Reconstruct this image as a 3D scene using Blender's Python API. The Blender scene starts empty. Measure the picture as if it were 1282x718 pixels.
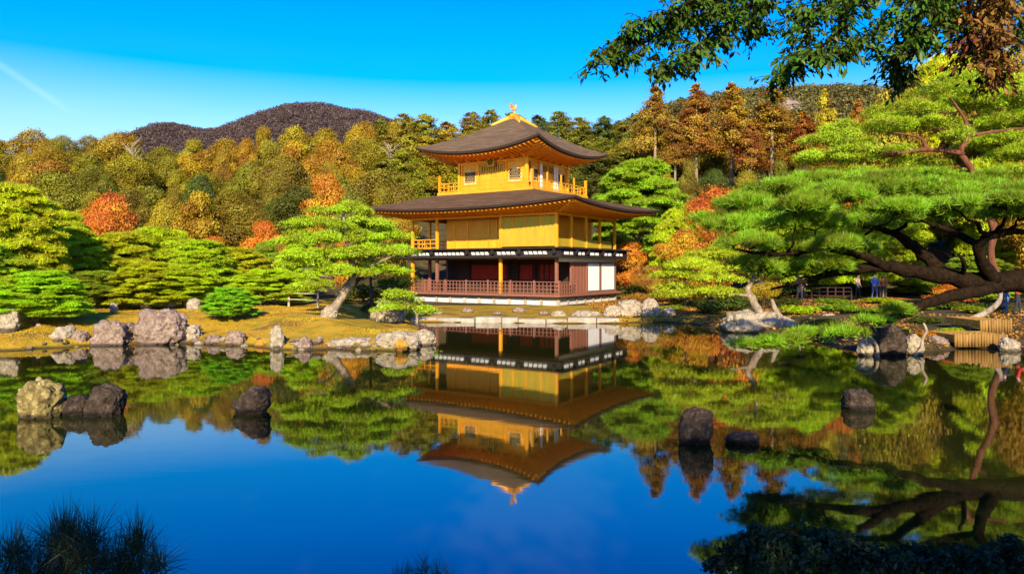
import bpy, bmesh, math, random
import numpy as np
from mathutils import Vector, Matrix, noise as mnoise

sc = bpy.context.scene
C = sc.collection
R = math.radians
# ------------------------------------------------------------------ camera
F_PX, CX, HOR, EYE = 900.0, 641.0, 335.0, 2.76      # focal length and horizon in 1282x718 photo pixels, eye above water
cam_d = bpy.data.cameras.new("camera")
cam = bpy.data.objects.new("camera", cam_d); C.objects.link(cam)
cam_d.sensor_width = 36; cam_d.lens = 36 * F_PX / 1282
cam_d.shift_y = -(359 - HOR) / 1282
cam_d.clip_start = .1; cam_d.clip_end = 6000
cam.location = (0, 0, EYE); cam.rotation_euler = (R(90), 0, 0)
sc.camera = cam
# ------------------------------------------------------------------ sky and sun
SUN_EL = R(25)
sun_h = Vector((.0, -1.0)).normalized()            # horizontal direction from the scene towards the sun
to_sun = Vector((sun_h.x * math.cos(SUN_EL), sun_h.y * math.cos(SUN_EL), math.sin(SUN_EL)))
w = bpy.data.worlds.new("World"); sc.world = w; w.use_nodes = True
nt = w.node_tree; nt.nodes.clear()
N = nt.nodes.new; LK = nt.links.new
sky = N('ShaderNodeTexSky'); sky.sky_type = 'NISHITA'; sky.sun_disc = False
sky.sun_elevation = SUN_EL; sky.sun_rotation = math.atan2(sun_h.x, sun_h.y)
sky.altitude = 100; sky.air_density = 1.0; sky.dust_density = .35; sky.ozone_density = 3.0
hs = N('ShaderNodeHueSaturation'); tc = N('ShaderNodeTexCoord')
sr = N('ShaderNodeMapRange'); sr.inputs[1].default_value = .10; sr.inputs[2].default_value = .33; sr.inputs[3].default_value = .98; sr.inputs[4].default_value = 1.85; LK(sky.outputs[0], hs.inputs['Color'])
sz = N('ShaderNodeSeparateXYZ'); LK(tc.outputs['Generated'], sz.inputs[0]); LK(sz.outputs[2], sr.inputs[0]); LK(sr.outputs[0], hs.inputs['Saturation'])
hr = N('ShaderNodeMapRange'); hr.inputs[1].default_value = .10; hr.inputs[2].default_value = .42; hr.inputs[3].default_value = .494; hr.inputs[4].default_value = .530; LK(sz.outputs[2], hr.inputs[0]); LK(hr.outputs[0], hs.inputs['Hue'])
vr = N('ShaderNodeMapRange'); vr.inputs[1].default_value = .12; vr.inputs[2].default_value = .33; vr.inputs[3].default_value = .74; vr.inputs[4].default_value = 1.36; LK(sz.outputs[2], vr.inputs[0]); LK(vr.outputs[0], hs.inputs['Value'])
# thin high veil of cirrus near the horizon and one short vapour trail
mp = N('ShaderNodeMapping'); mp.inputs['Scale'].default_value = (1.2, 1.2, 9); LK(tc.outputs['Generated'], mp.inputs[0])
cn = N('ShaderNodeTexNoise'); cn.inputs['Scale'].default_value = 1.6; cn.inputs['Detail'].default_value = 4; LK(mp.outputs[0], cn.inputs['Vector'])
cr = N('ShaderNodeMapRange'); cr.inputs[1].default_value = .45; cr.inputs[2].default_value = .85; cr.inputs[4].default_value = .20; LK(cn.outputs[0], cr.inputs[0])
sx = N('ShaderNodeSeparateXYZ'); LK(tc.outputs['Generated'], sx.inputs[0])
ev = N('ShaderNodeMapRange'); ev.interpolation_type = 'SMOOTHSTEP'; ev.inputs[1].default_value = .30; ev.inputs[2].default_value = .05; LK(sx.outputs[2], ev.inputs[0])
cm = N('ShaderNodeMath'); cm.operation = 'MULTIPLY'; LK(cr.outputs[0], cm.inputs[0]); LK(ev.outputs[0], cm.inputs[1])
def pix_dir(x, y): return Vector(((x - CX) / F_PX, 1, -(y - HOR) / F_PX)).normalized()
a_, b_ = pix_dir(-40, 55), pix_dir(70, 128)
dn = N('ShaderNodeVectorMath'); dn.operation = 'DOT_PRODUCT'; LK(tc.outputs['Generated'], dn.inputs[0]); dn.inputs[1].default_value = a_.cross(b_).normalized()
ab = N('ShaderNodeMath'); ab.operation = 'ABSOLUTE'; LK(dn.outputs['Value'], ab.inputs[0])
tr = N('ShaderNodeMapRange'); tr.interpolation_type = 'SMOOTHSTEP'; tr.inputs[1].default_value = .0065; tr.inputs[2].default_value = .0005; tr.inputs[4].default_value = .09; LK(ab.outputs[0], tr.inputs[0])
dm = N('ShaderNodeVectorMath'); dm.operation = 'DOT_PRODUCT'; LK(tc.outputs['Generated'], dm.inputs[0]); dm.inputs[1].default_value = pix_dir(10, 90)
tm = N('ShaderNodeMapRange'); tm.interpolation_type = 'SMOOTHSTEP'; tm.inputs[1].default_value = math.cos(.08); tm.inputs[2].default_value = math.cos(.03); LK(dm.outputs['Value'], tm.inputs[0])
tt = N('ShaderNodeMath'); tt.operation = 'MULTIPLY'; LK(tr.outputs[0], tt.inputs[0]); LK(tm.outputs[0], tt.inputs[1])
cs = N('ShaderNodeMath'); cs.operation = 'ADD'; cs.use_clamp = True; LK(cm.outputs[0], cs.inputs[0]); LK(tt.outputs[0], cs.inputs[1])
mx = N('ShaderNodeMixRGB'); LK(cs.outputs[0], mx.inputs[0]); LK(hs.outputs[0], mx.inputs[1]); mx.inputs[2].default_value = (5.5, 6.2, 6.6, 1)
bg = N('ShaderNodeBackground'); bg.inputs['Strength'].default_value = .12; LK(mx.outputs[0], bg.inputs[0])
wo = N('ShaderNodeOutputWorld'); LK(bg.outputs[0], wo.inputs[0])

sd = bpy.data.lights.new("sun", 'SUN'); sd.energy = 4.6; sd.angle = R(.6); sd.color = (1, .84, .60)
so = bpy.data.objects.new("sun", sd); C.objects.link(so)
so.rotation_euler = (-to_sun).to_track_quat('-Z', 'Y').to_euler(); so.location = (-20, -60, 60)
vs = sc.view_settings
vs.view_transform = 'Standard'; vs.look = 'None'; vs.gamma = 1; vs.use_curve_mapping = False; vs.exposure = 1.02
sc.render.engine = 'CYCLES'
cy = sc.cycles
cy.use_denoising = True; cy.max_bounces = 6; cy.diffuse_bounces = 3; cy.glossy_bounces = 3; cy.transmission_bounces = 3; cy.transparent_max_bounces = 4
cy.caustics_reflective = False; cy.caustics_refractive = False; cy.sample_clamp_indirect = 4

# ------------------------------------------------------------------ helpers
def px2w(px, py, Y): return Vector(((px - CX) * Y / F_PX, Y, EYE - (py - HOR) * Y / F_PX))
def shore(px, py): return ((px - CX) / F_PX * (F_PX * EYE / (py - HOR)), F_PX * EYE / (py - HOR))   # waterline pixel to plan position
def tag(o, label=None, cat=None, group=None, kind=None):
    if label: o['label'] = label
    if cat: o['category'] = cat
    if group: o['group'] = group
    if kind: o['kind'] = kind
    return o
def empty(name, loc, label, cat, group=None, rz=0):
    o = bpy.data.objects.new(name, None); C.objects.link(o); o.location = loc; o.rotation_euler = (0, 0, rz)
    o.empty_display_size = .3
    return tag(o, label, cat, group)
def link(name, me, parent=None):
    o = bpy.data.objects.new(name, me); C.objects.link(o)
    if parent: o.parent = parent
    return o
def np_mesh(name, v, f, mat, smooth=False, attrs=None):
    """v (n,3), f (m,k) arrays -> mesh"""
    v = np.asarray(v, np.float32); f = np.asarray(f, np.int32)
    me = bpy.data.meshes.new(name)
    k = f.shape[1]
    me.vertices.add(len(v)); me.vertices.foreach_set('co', v.ravel())
    me.loops.add(f.size); me.loops.foreach_set('vertex_index', f.ravel())
    me.polygons.add(len(f)); me.polygons.foreach_set('loop_start', np.arange(0, f.size, k, dtype=np.int32))
    me.polygons.foreach_set('loop_total', np.full(len(f), k, np.int32))
    if smooth: me.polygons.foreach_set('use_smooth', np.ones(len(f), bool))
    for an, av in (attrs or {}).items():
        a = me.attributes.new(an, 'FLOAT', 'POINT'); a.data.foreach_set('value', np.asarray(av, np.float32))
    me.update(calc_edges=True); me.validate()
    if mat: me.materials.append(mat)
    return me

class MB:
    """collects boxes, bars, tubes and loose faces into ONE mesh"""
    def __init__(s): s.v = []; s.f = []
    def raw(s, vs, fs):
        n = len(s.v); s.v += [tuple(p) for p in vs]; s.f += [tuple(i + n for i in q) for q in fs]; return s
    def box(s, x0, x1, y0, y1, z0, z1):
        return s.raw([(x0,y0,z0),(x1,y0,z0),(x1,y1,z0),(x0,y1,z0),(x0,y0,z1),(x1,y0,z1),(x1,y1,z1),(x0,y1,z1)],
                     [(0,3,2,1),(4,5,6,7),(0,1,5,4),(1,2,6,5),(2,3,7,6),(3,0,4,7)])
    def cbox(s, x, y, z, dx, dy, dz): return s.box(x-dx/2, x+dx/2, y-dy/2, y+dy/2, z-dz/2, z+dz/2)
    def tube(s, pts, rad, n=8, cap=True):
        pts = [Vector(p) for p in pts]
        if not hasattr(rad, '__len__'): rad = [rad] * len(pts)
        base = len(s.v); up = None
        for i, p in enumerate(pts):
            t = (pts[min(i+1, len(pts)-1)] - pts[max(i-1, 0)]).normalized()
            if up is None: up = t.orthogonal().normalized()
            else:
                up = up - t * up.dot(t); up = up.normalized() if up.length > 1e-5 else t.orthogonal().normalized()
            b = t.cross(up)
            for j in range(n):
                a = 2 * math.pi * j / n
                s.v.append(tuple(p + (up * math.cos(a) + b * math.sin(a)) * rad[i]))
        for i in range(len(pts) - 1):
            for j in range(n):
                k = (j + 1) % n
                s.f.append((base+i*n+j, base+i*n+k, base+(i+1)*n+k, base+(i+1)*n+j))
        if cap:
            s.f.append(tuple(base + j for j in reversed(range(n)))); s.f.append(tuple(base + (len(pts)-1)*n + j for j in range(n)))
        return s
    def bar(s, p, q, wx, wz):
        """square bar between two points, wx wide and wz high"""
        p, q = Vector(p), Vector(q); t = (q - p).normalized()
        side = t.cross(Vector((0,0,1)));  side = side.normalized() if side.length > 1e-4 else Vector((1,0,0))
        up = side.cross(t)
        vs = [e + side * a * wx/2 + up * b * wz/2 for e in (p, q) for a, b in ((-1,-1),(1,-1),(1,1),(-1,1))]
        return s.raw(vs, [(0,1,2,3),(7,6,5,4),(0,4,5,1),(1,5,6,2),(2,6,7,3),(3,7,4,0)])
    def build(s, name, mat, parent=None, smooth=False, bevel=0):
        me = bpy.data.meshes.new(name); me.from_pydata(s.v, [], s.f); me.update()
        bm = bmesh.new(); bm.from_mesh(me); bmesh.ops.recalc_face_normals(bm, faces=bm.faces); bm.to_mesh(me); bm.free()
        if smooth: me.polygons.foreach_set('use_smooth', np.ones(len(me.polygons), bool))
        me.materials.append(mat)
        o = link(name, me, parent)
        if bevel:
            b = o.modifiers.new('bevel', 'BEVEL'); b.width = bevel; b.segments = 2; b.limit_method = 'ANGLE'
        return o

# ------------------------------------------------------------------ materials
def mat_new(name):
    m = bpy.data.materials.new(name); m.use_nodes = True; t = m.node_tree; t.nodes.clear()
    o = t.nodes.new('ShaderNodeOutputMaterial')
    return m, t, o
def ramp(t, stops):
    r = t.nodes.new('ShaderNodeValToRGB')
    while len(r.color_ramp.elements) < len(stops): r.color_ramp.elements.new(.5)
    for e, (p, c) in zip(r.color_ramp.elements, stops): e.position = p; e.color = (*c, 1)
    return r
def noisy(name, stops, scale=4, detail=6, rough=.8, bump=.3, bscale=None, metal=0, stretch=(1,1,1), coord='Object', bdist=.02, spec=.3):
    m, t, o = mat_new(name); n = t.nodes.new; l = t.links.new
    tc = n('ShaderNodeTexCoord'); mp = n('ShaderNodeMapping'); mp.inputs['Scale'].default_value = stretch
    l(tc.outputs[coord], mp.inputs[0])
    a = n('ShaderNodeTexNoise'); a.inputs['Scale'].default_value = scale; a.inputs['Detail'].default_value = detail; a.inputs['Roughness'].default_value = .62
    l(mp.outputs[0], a.inputs['Vector'])
    r = ramp(t, stops); l(a.outputs[0], r.inputs[0])
    b = n('ShaderNodeTexNoise'); b.inputs['Scale'].default_value = bscale or scale * 3; b.inputs['Detail'].default_value = 5; l(mp.outputs[0], b.inputs['Vector'])
    bp = n('ShaderNodeBump'); bp.inputs['Strength'].default_value = bump; bp.inputs['Distance'].default_value = bdist; l(b.outputs[0], bp.inputs['Height'])
    p = n('ShaderNodeBsdfPrincipled'); p.inputs['Roughness'].default_value = rough; p.inputs['Metallic'].default_value = metal
    p.inputs['Specular IOR Level'].default_value = spec
    l(r.outputs[0], p.inputs['Base Color']); l(bp.outputs[0], p.inputs['Normal']); l(p.outputs[0], o.inputs[0])
    return m
def leaf_mat(name, trans=.3, hue=.05, val=.55, gloss=.04):
    """foliage: colour from the object's own colour, varied from clump to clump and leaf to leaf"""
    m, t, o = mat_new(name); n = t.nodes.new; l = t.links.new
    oi = n('ShaderNodeObjectInfo')
    ac = n('ShaderNodeAttribute'); ac.attribute_name = 'clump'; al = n('ShaderNodeAttribute'); al.attribute_name = 'leaf'
    def mr(src, lo, hi):
        k = n('ShaderNodeMapRange'); k.inputs[3].default_value = lo; k.inputs[4].default_value = hi; l(src, k.inputs[0]); return k.outputs[0]
    h = n('ShaderNodeMath'); h.operation = 'ADD'; l(mr(ac.outputs['Fac'], -hue, hue), h.inputs[0]); l(mr(al.outputs['Fac'], .5 - hue * .15, .5 + hue * .15), h.inputs[1])
    v = n('ShaderNodeMath'); v.operation = 'MULTIPLY'; l(mr(ac.outputs['Fac'], 1 - val * .75, 1 + val * .75), v.inputs[0]); l(mr(al.outputs['Fac'], 1 - val * .24, 1 + val * .24), v.inputs[1])
    hs = n('ShaderNodeHueSaturation'); l(oi.outputs['Color'], hs.inputs['Color']); l(h.outputs[0], hs.inputs['Hue']); l(v.outputs[0], hs.inputs['Value'])
    d = n('ShaderNodeBsdfDiffuse'); l(hs.outputs[0], d.inputs[0])
    tr = n('ShaderNodeBsdfTranslucent'); l(hs.outputs[0], tr.inputs[0])
    m1 = n('ShaderNodeMixShader'); m1.inputs[0].default_value = trans; l(d.outputs[0], m1.inputs[1]); l(tr.outputs[0], m1.inputs[2])
    g = n('ShaderNodeBsdfGlossy'); g.inputs['Roughness'].default_value = .45; g.inputs['Color'].default_value = (1, 1, 1, 1)
    m2 = n('ShaderNodeMixShader'); m2.inputs[0].default_value = gloss; l(m1.outputs[0], m2.inputs[1]); l(g.outputs[0], m2.inputs[2])
    l(m2.outputs[0], o.inputs[0])
    return m
M = {}
M['leaf'] = leaf_mat('leaf', .25, .03, .6, .015)
M['needle'] = leaf_mat('pine_needle', .25, .026, .72, .02)
M['bark'] = noisy('bark', [(.3, (.035,.022,.015)), (.7, (.13,.085,.055))], 7, 6, .9, .8, 14, stretch=(1,1,.35), bdist=.04)
M['red_bark'] = noisy('red_bark', [(.3, (.07,.022,.010)), (.7, (.20,.075,.034))], 6, 6, .9, .8, 12, stretch=(1,1,.4), bdist=.04)
M['pale_bark'] = noisy('pale_bark', [(.3, (.11,.075,.045)), (.7, (.40,.32,.21))], 6, 6, .9, .7, 12, stretch=(1,1,.4), bdist=.03)
M['dark_bark'] = noisy('dark_bark', [(.3, (.006,.004,.002)), (.7, (.030,.018,.009))], 9, 6, .95, 1, 22, stretch=(1,1,1), bdist=.05, spec=.05)
M['gold'] = noisy('gold_leaf', [(.25, (.82,.325,.008)), (.75, (1.0,.50,.022))], 1.3, 5, .42, .08, 9, metal=.35, stretch=(1,1,.5), spec=.5)
M['old_gold'] = noisy('old_gold', [(.25, (.42,.30,.015)), (.75, (.62,.43,.03))], 1.8, 5, .5, .08, 9, metal=.3, stretch=(2,2,.3), spec=.5)
M['amber'] = noisy('amber_gold', [(.25, (.88,.32,.010)), (.75, (1.0,.45,.018))], 2.2, 5, .5, .08, 9, metal=.12, stretch=(1,1,.4), spec=.5)
M['soffit'] = noisy('gilded_rafter', [(.25, (.72,.24,.010)), (.75, (1.0,.46,.022))], 3, 5, .55, .1, 9, metal=.08, spec=.5)
M['shingle'] = noisy('bark_shingle', [(.25, (.075,.047,.025)), (.55, (.155,.105,.060)), (.8, (.26,.19,.12))], 1.3, 10, .95, .8, 14, stretch=(.6,.6,9), bdist=.06, spec=.03)
M['shingle_dark'] = noisy('weathered_shingle', [(.25, (.062,.034,.018)), (.55, (.125,.074,.042)), (.8, (.21,.135,.083))], 1.3, 10, .95, .8, 14, stretch=(.6,.6,9), bdist=.06, spec=.03)
M['eave_edge'] = noisy('eave_edge', [(.2, (.022,.013,.009)), (.8, (.06,.038,.027))], 4, 5, .85, .6, 40, stretch=(.3,.3,8), bdist=.03)
M['black_wood'] = noisy('black_wood', [(.2, (.010,.008,.007)), (.8, (.028,.021,.017))], 5, 4, .7, .2)
M['dark_wood'] = noisy('dark_wood', [(.2, (.018,.010,.007)), (.8, (.05,.026,.018))], 5, 4, .75, .2)
M['red_wood'] = noisy('red_wood', [(.2, (.16,.062,.036)), (.8, (.30,.125,.072))], 6, 5, .7, .3, stretch=(1,1,3))
M['red_panel'] = noisy('red_panel', [(.2, (.22,.014,.008)), (.8, (.34,.03,.014))], 3, 5, .65, .1)
M['brown_board'] = noisy('brown_board', [(.2, (.17,.062,.036)), (.8, (.29,.115,.066))], 5, 5, .75, .3, stretch=(3,3,.3))
M['plaster'] = noisy('white_plaster', [(.2, (.70,.69,.66)), (.8, (.82,.81,.79))], 2, 5, .85, .1)
M['grey_plaster'] = noisy('grey_plaster', [(.25, (.45,.44,.40)), (.75, (.70,.68,.63))], 3, 6, .9, .3)
M['pale_gold'] = noisy('pale_gold', [(.3, (.55,.42,.17)), (.7, (.72,.58,.28))], 3, 4, .6, .1)
M['stone'] = noisy('pale_stone', [(.2, (.20,.17,.12)), (.5, (.36,.31,.23)), (.8, (.55,.49,.38))], 2.2, 8, .9, .6, 9, bdist=.05)
# ------------------------------------------------------------------ terrain
SHORE = [(-90, 20), (-40, 25)] + [shore(*p) for p in [(0,440),(60,436),(115,433),(165,431),(230,431),(290,432),(345,437),(380,438),(430,437),(470,440),(520,438),(545,426),(532,414),(508,407),
         (515,403),(600,403.5),(700,405),(770,405),(830,403),(872,406),(905,415),(960,419),(1010,424),(1060,436),(1110,444),(1170,440),(1215,436),(1270,437),(1312,452)]] + [(16.6, 19), (16.2, 13), (30, 8), (110, 6)]
LAND = SHORE + [(3000, 6), (3000, 4000), (-3000, 4000), (-3000, 20)]
def seg_dist(px, py, pts, closed=False):
    d = np.full(px.shape, 1e9)
    n = len(pts)
    for i in range(n if closed else n - 1):
        ax, ay = pts[i]; bx, by = pts[(i + 1) % n]
        vx, vy = bx - ax, by - ay
        t = np.clip(((px - ax) * vx + (py - ay) * vy) / (vx * vx + vy * vy), 0, 1)
        d = np.minimum(d, np.hypot(px - ax - t * vx, py - ay - t * vy))
    return d
def inside(px, py, pts):
    c = np.zeros(px.shape, bool); n = len(pts)
    for i in range(n):
        ax, ay = pts[i]; bx, by = pts[(i + 1) % n]
        k = (ay > py) != (by > py)
        with np.errstate(divide='ignore', invalid='ignore'):
            c ^= k & (px < (bx - ax) * (py - ay) / (by - ay) + ax)
    return c
def sst(a, b, x): t = np.clip((x - a) / (b - a), 0, 1); return t * t * (3 - 2 * t)
def vnoise(x, y, s, seed=0):
    x = x / s + seed * 17.3; y = y / s + seed * 9.1
    xi = np.floor(x); yi = np.floor(y); fx = x - xi; fy = y - yi
    h = lambda a, b: np.mod(np.sin(a * 127.1 + b * 311.7 + seed * 74.7) * 43758.5453, 1)
    fx = fx * fx * (3 - 2 * fx); fy = fy * fy * (3 - 2 * fy)
    return (h(xi, yi) * (1 - fx) + h(xi + 1, yi) * fx) * (1 - fy) + (h(xi, yi + 1) * (1 - fx) + h(xi + 1, yi + 1) * fx) * fy
def height(x, y):
    x = np.asarray(x, float); y = np.asarray(y, float)
    d = seg_dist(x, y, SHORE); land = inside(x, y, LAND)
    q = x / np.maximum(y, 1)
    z = .04 + .2 * sst(0, .8, d)
    isl = sst(-.12, -.2, q)                                          # the mossy left shore is mounded
    z = z + isl * .55 * sst(.5, 5.5, d) * (y < 80)
    z = z + sst(.30, .40, q) * .45 * sst(1, 10, d)
    z = z + .07 * (vnoise(x, y, 1.7, 1) - .5) * sst(.5, 2, d) * (1 - .6 * (q > -.13))
    z = z + .16 * (vnoise(x, y, .7, 8) - .55) * sst(1.2, .2, d) * (y > 10)
    # wooded slope behind the garden
    left = 16.5 * np.clip(y - 62, 0, 60) / 58
    right = 12.5 * sst(54, 88, y) + 4 * np.clip(y - 84, 0, 40) / 40
    z = z + left + (right - left) * sst(.08, .2, q)
    z = z - 22 * sst(140, 260, y) + .8 * (vnoise(x, y, 14, 2) - .5) * sst(60, 80, y)
    near = y < 4.6
    bed = -np.clip(.35 * d, 0, 1.1)
    z = np.where(land, z, bed)
    dn = 4.3 + .5 * (vnoise(x, y * 0, 2.2, 5) - .5) - y
    z = np.where(near & ~land, np.where(dn > 0, np.minimum(.45 * dn, 1.05), -.3 * np.minimum(-dn, 1)), z)
    return z
def ground_z(x, y): return float(height(np.array([x]), np.array([y]))[0])
def axis(*segs):
    out = []
    for a, b, n in segs: out += list(np.linspace(a, b, n, endpoint=False))
    return np.array(out + [segs[-1][1]])
gx = axis((-1800, -200, 12), (-200, -60, 40), (-60, -26, 50), (-26, 26, 190), (26, 60, 50), (60, 200, 40), (200, 1800, 12))
gy = axis((-60, 1, 16), (1, 20, 50), (20, 46, 170), (46, 75, 50), (75, 140, 45), (140, 300, 20), (300, 2600, 20))
XX, YY = np.meshgrid(gx, gy)
ZZ = height(XX, YY)
moss = sst(-.085, -.13, XX / np.maximum(YY, 1)) * (YY < 40) * (YY > 10) + ((YY > 35) & (YY < 48) & (np.abs(XX) < 14)) * .9
nx, ny = len(gx), len(gy)
idx = np.arange(nx * ny).reshape(ny, nx)
faces = np.stack([idx[:-1, :-1], idx[:-1, 1:], idx[1:, 1:], idx[1:, :-1]], -1).reshape(-1, 4)
def ground_mat():
    m, t, o = mat_new('ground_cover'); n = t.nodes.new; l = t.links.new
    g = n('ShaderNodeNewGeometry')
    a = n('ShaderNodeTexNoise'); a.inputs['Scale'].default_value = .9; a.inputs['Detail'].default_value = 9; a.inputs['Roughness'].default_value = .68; l(g.outputs['Position'], a.inputs['Vector'])
    r1 = ramp(t, [(.3, (.030,.028,.010)), (.5, (.075,.060,.022)), (.72, (.16,.10,.035))]); l(a.outputs[0], r1.inputs[0])
    r2 = ramp(t, [(.30, (.15,.17,.012)), (.46, (.34,.23,.016)), (.56, (.48,.28,.02)), (.68, (.42,.27,.03)), (.8, (.24,.20,.02))]); l(a.outputs[0], r2.inputs[0])
    at = n('ShaderNodeAttribute'); at.attribute_name = 'moss'
    c2 = n('ShaderNodeTexNoise'); c2.inputs['Scale'].default_value = .55; c2.inputs['Detail'].default_value = 7; c2.inputs['Roughness'].default_value = .7; l(g.outputs['Position'], c2.inputs['Vector'])
    so_ = n('ShaderNodeMapRange'); so_.inputs[1].default_value = .54; so_.inputs[2].default_value = .60; so_.inputs[4].default_value = .8; l(c2.outputs[0], so_.inputs[0])
    soil = n('ShaderNodeMixRGB'); l(so_.outputs[0], soil.inputs[0]); l(r2.outputs[0], soil.inputs[1]); soil.inputs[2].default_value = (.15,.085,.026,1)
    m0 = n('ShaderNodeMixRGB'); l(at.outputs['Fac'], m0.inputs[0]); l(r1.outputs[0], m0.inputs[1]); l(soil.outputs[0], m0.inputs[2])
    sz = n('ShaderNodeSeparateXYZ'); l(g.outputs['Position'], sz.inputs[0])
    wz = n('ShaderNodeMapRange'); wz.inputs[1].default_value = .10; wz.inputs[2].default_value = .02; wz.inputs[4].default_value = .85; l(sz.outputs[2], wz.inputs[0])
    mx = n('ShaderNodeMixRGB'); l(wz.outputs[0], mx.inputs[0]); l(m0.outputs[0], mx.inputs[1]); mx.inputs[2].default_value = (.035,.026,.012,1)
    b = n('ShaderNodeTexNoise'); b.inputs['Scale'].default_value = 9; b.inputs['Detail'].default_value = 6; l(g.outputs['Position'], b.inputs['Vector'])
    bp = n('ShaderNodeBump'); bp.inputs['Strength'].default_value = .6; bp.inputs['Distance'].default_value = .08; l(b.outputs[0], bp.inputs['Height'])
    p = n('ShaderNodeBsdfPrincipled'); p.inputs['Roughness'].default_value = .95; p.inputs['Specular IOR Level'].default_value = .1
    l(mx.outputs[0], p.inputs['Base Color']); l(bp.outputs[0], p.inputs['Normal']); l(p.outputs[0], o.inputs[0])
    return m
tag(link('ground', np_mesh('ground', np.stack([XX, YY, ZZ], -1).reshape(-1, 3), faces, ground_mat(), True, {'moss': np.clip(moss, 0, 1).ravel()})), kind='structure')

def water_mat():
    m, t, o = mat_new('pond_water'); n = t.nodes.new; l = t.links.new
    g = n('ShaderNodeNewGeometry')
    mp = n('ShaderNodeMapping'); mp.inputs['Scale'].default_value = (.8, 2.2, 1); l(g.outputs['Position'], mp.inputs[0])
    a = n('ShaderNodeTexNoise'); a.inputs['Scale'].default_value = 1.2; a.inputs['Detail'].default_value = 3; l(mp.outputs[0], a.inputs['Vector'])
    bp = n('ShaderNodeBump'); bp.inputs['Strength'].default_value = .012; bp.inputs['Distance'].default_value = .05; l(a.outputs[0], bp.inputs['Height'])
    p = n('ShaderNodeBsdfPrincipled'); p.inputs['Base Color'].default_value = (.016, .019, .003, 1)
    p.inputs['Roughness'].default_value = .03; p.inputs['IOR'].default_value = 2.4
    l(bp.outputs[0], p.inputs['Normal']); l(p.outputs[0], o.inputs[0])
    return m
tag(link('water', np_mesh('water', [(-110,-2,0),(110,-2,0),(110,60,0),(-110,60,0)], [(0,1,2,3)], water_mat())), kind='structure')

# far mountains: ridges drawn from their skyline, each a real hill with a back
def hill_mat(name, stops, scale, bump=1.0, bd=6):
    return noisy(name, stops, scale, 8, .95, bump, scale * 2.5, coord='Object', bdist=bd, spec=.05)
def mountain(name, pts, Y, depth, mat, seed, rough):
    """pts: skyline pixels (x, y); cross-section rises over depth metres in front and behind"""
    px = np.array([p[0] for p in pts], float); py = np.array([p[1] for p in pts], float)
    X = np.linspace((px[0] - CX) * Y / F_PX, (px[-1] - CX) * Y / F_PX, 220)
    top = EYE - (np.interp(X * F_PX / Y + CX, px, py) - HOR) * Y / F_PX
    k = np.array([.06, .1, .2, .1, .06]); k = np.ones(9) / 9
    top = np.convolve(np.pad(top, 4, 'edge'), k, 'valid')
    V = np.linspace(-1, 1, 71)
    xx, vv = np.meshgrid(X, V)
    yy = Y + vv * depth
    prof = np.cos(vv * math.pi / 2) ** 1.1
    zz = -4 + (top[None] + 4) * prof
    n_ = sum((vnoise(xx, yy, s, seed + i) - .5) * a for i, (s, a) in enumerate([(depth*.45, rough*2.2), (depth*.2, rough), (depth*.07, rough*.45), (depth*.03, rough*.25), (depth*.013, rough*.16)]))
    zz = zz + n_ * prof ** .5 * np.clip(np.abs(vv) * 1.6, .07, .75)
    ii = np.arange(xx.size).reshape(xx.shape)
    f = np.stack([ii[:-1,:-1], ii[:-1,1:], ii[1:,1:], ii[1:,:-1]], -1).reshape(-1, 4)
    return tag(link(name, np_mesh(name, np.stack([xx, yy, zz], -1).reshape(-1, 3), f, mat, True)), kind='structure')
mount_o = mountain('mountain', [(136, 328), (166, 228), (186, 182), (204, 168), (218, 161), (231, 160), (248, 165), (266, 169), (288, 169), (316, 161), (341, 150), (366, 143), (388, 138), (411, 137), (428, 140), (444, 145), (456, 143), (471, 147), (496, 157), (526, 174), (576, 218), (646, 328)],
         950, 330, hill_mat('mountain_wood', [(.3, (.030,.021,.020)), (.5, (.06,.042,.038)), (.7, (.10,.07,.058))], .05, 1, 8), 3, 9)
hill_o = mountain('hill', [(560, 269), (640, 234), (700, 199), (740, 179), (790, 155), (840, 137), (880, 129), (920, 125), (960, 121), (1000, 121), (1040, 119), (1075, 122), (1100, 129), (1130, 145), (1180, 167), (1300, 199), (1420, 259)],
         260, 95, hill_mat('hill_wood', [(.3, (.03,.026,.008)), (.5, (.06,.05,.016)), (.7, (.10,.08,.03))], .12, 1, 2), 8, 3)

def cliffs():
    """bare rock faces on the hill: a mask over the upper slope, mixed into the hill's own material"""
    me = hill_o.data; n = len(me.vertices); co = np.empty(n*3, np.float32); me.vertices.foreach_get('co', co); co = co.reshape(-1, 3)
    a = me.attributes.new('cliff', 'FLOAT', 'POINT'); a.data.foreach_set('value', cliff_at(co).astype(np.float32))
    t = me.materials[0].node_tree; p = next(x for x in t.nodes if x.type == 'BSDF_PRINCIPLED'); src = p.inputs['Base Color'].links[0].from_socket
    at = t.nodes.new('ShaderNodeAttribute'); at.attribute_name = 'cliff'; mx = t.nodes.new('ShaderNodeMixRGB')
    r = ramp(t, [(.35, (.16,.12,.08)), (.6, (.34,.27,.19))]); t.links.new(next(x for x in t.nodes if x.type == 'TEX_NOISE').outputs[0], r.inputs[0])
    t.links.new(at.outputs['Fac'], mx.inputs[0]); t.links.new(src, mx.inputs[1]); t.links.new(r.outputs[0], mx.inputs[2]); t.links.new(mx.outputs[0], p.inputs['Base Color'])
def cliff_at(c):
    x, y, z = c[:,0], c[:,1], c[:,2]
    px = x / y * F_PX + CX; py = HOR - (z - EYE) / y * F_PX
    m = np.exp(-((px-985)/26)**2 - ((py-130)/9)**2) + .9*np.exp(-((px-1030)/14)**2 - ((py-140)/8)**2) + .8*np.exp(-((px-925)/12)**2 - ((py-136)/6)**2)
    return sst(.35, .6, m * (.55 + .9*vnoise(x, z, 4., 9))) * (y < 262)
cliffs()
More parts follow.
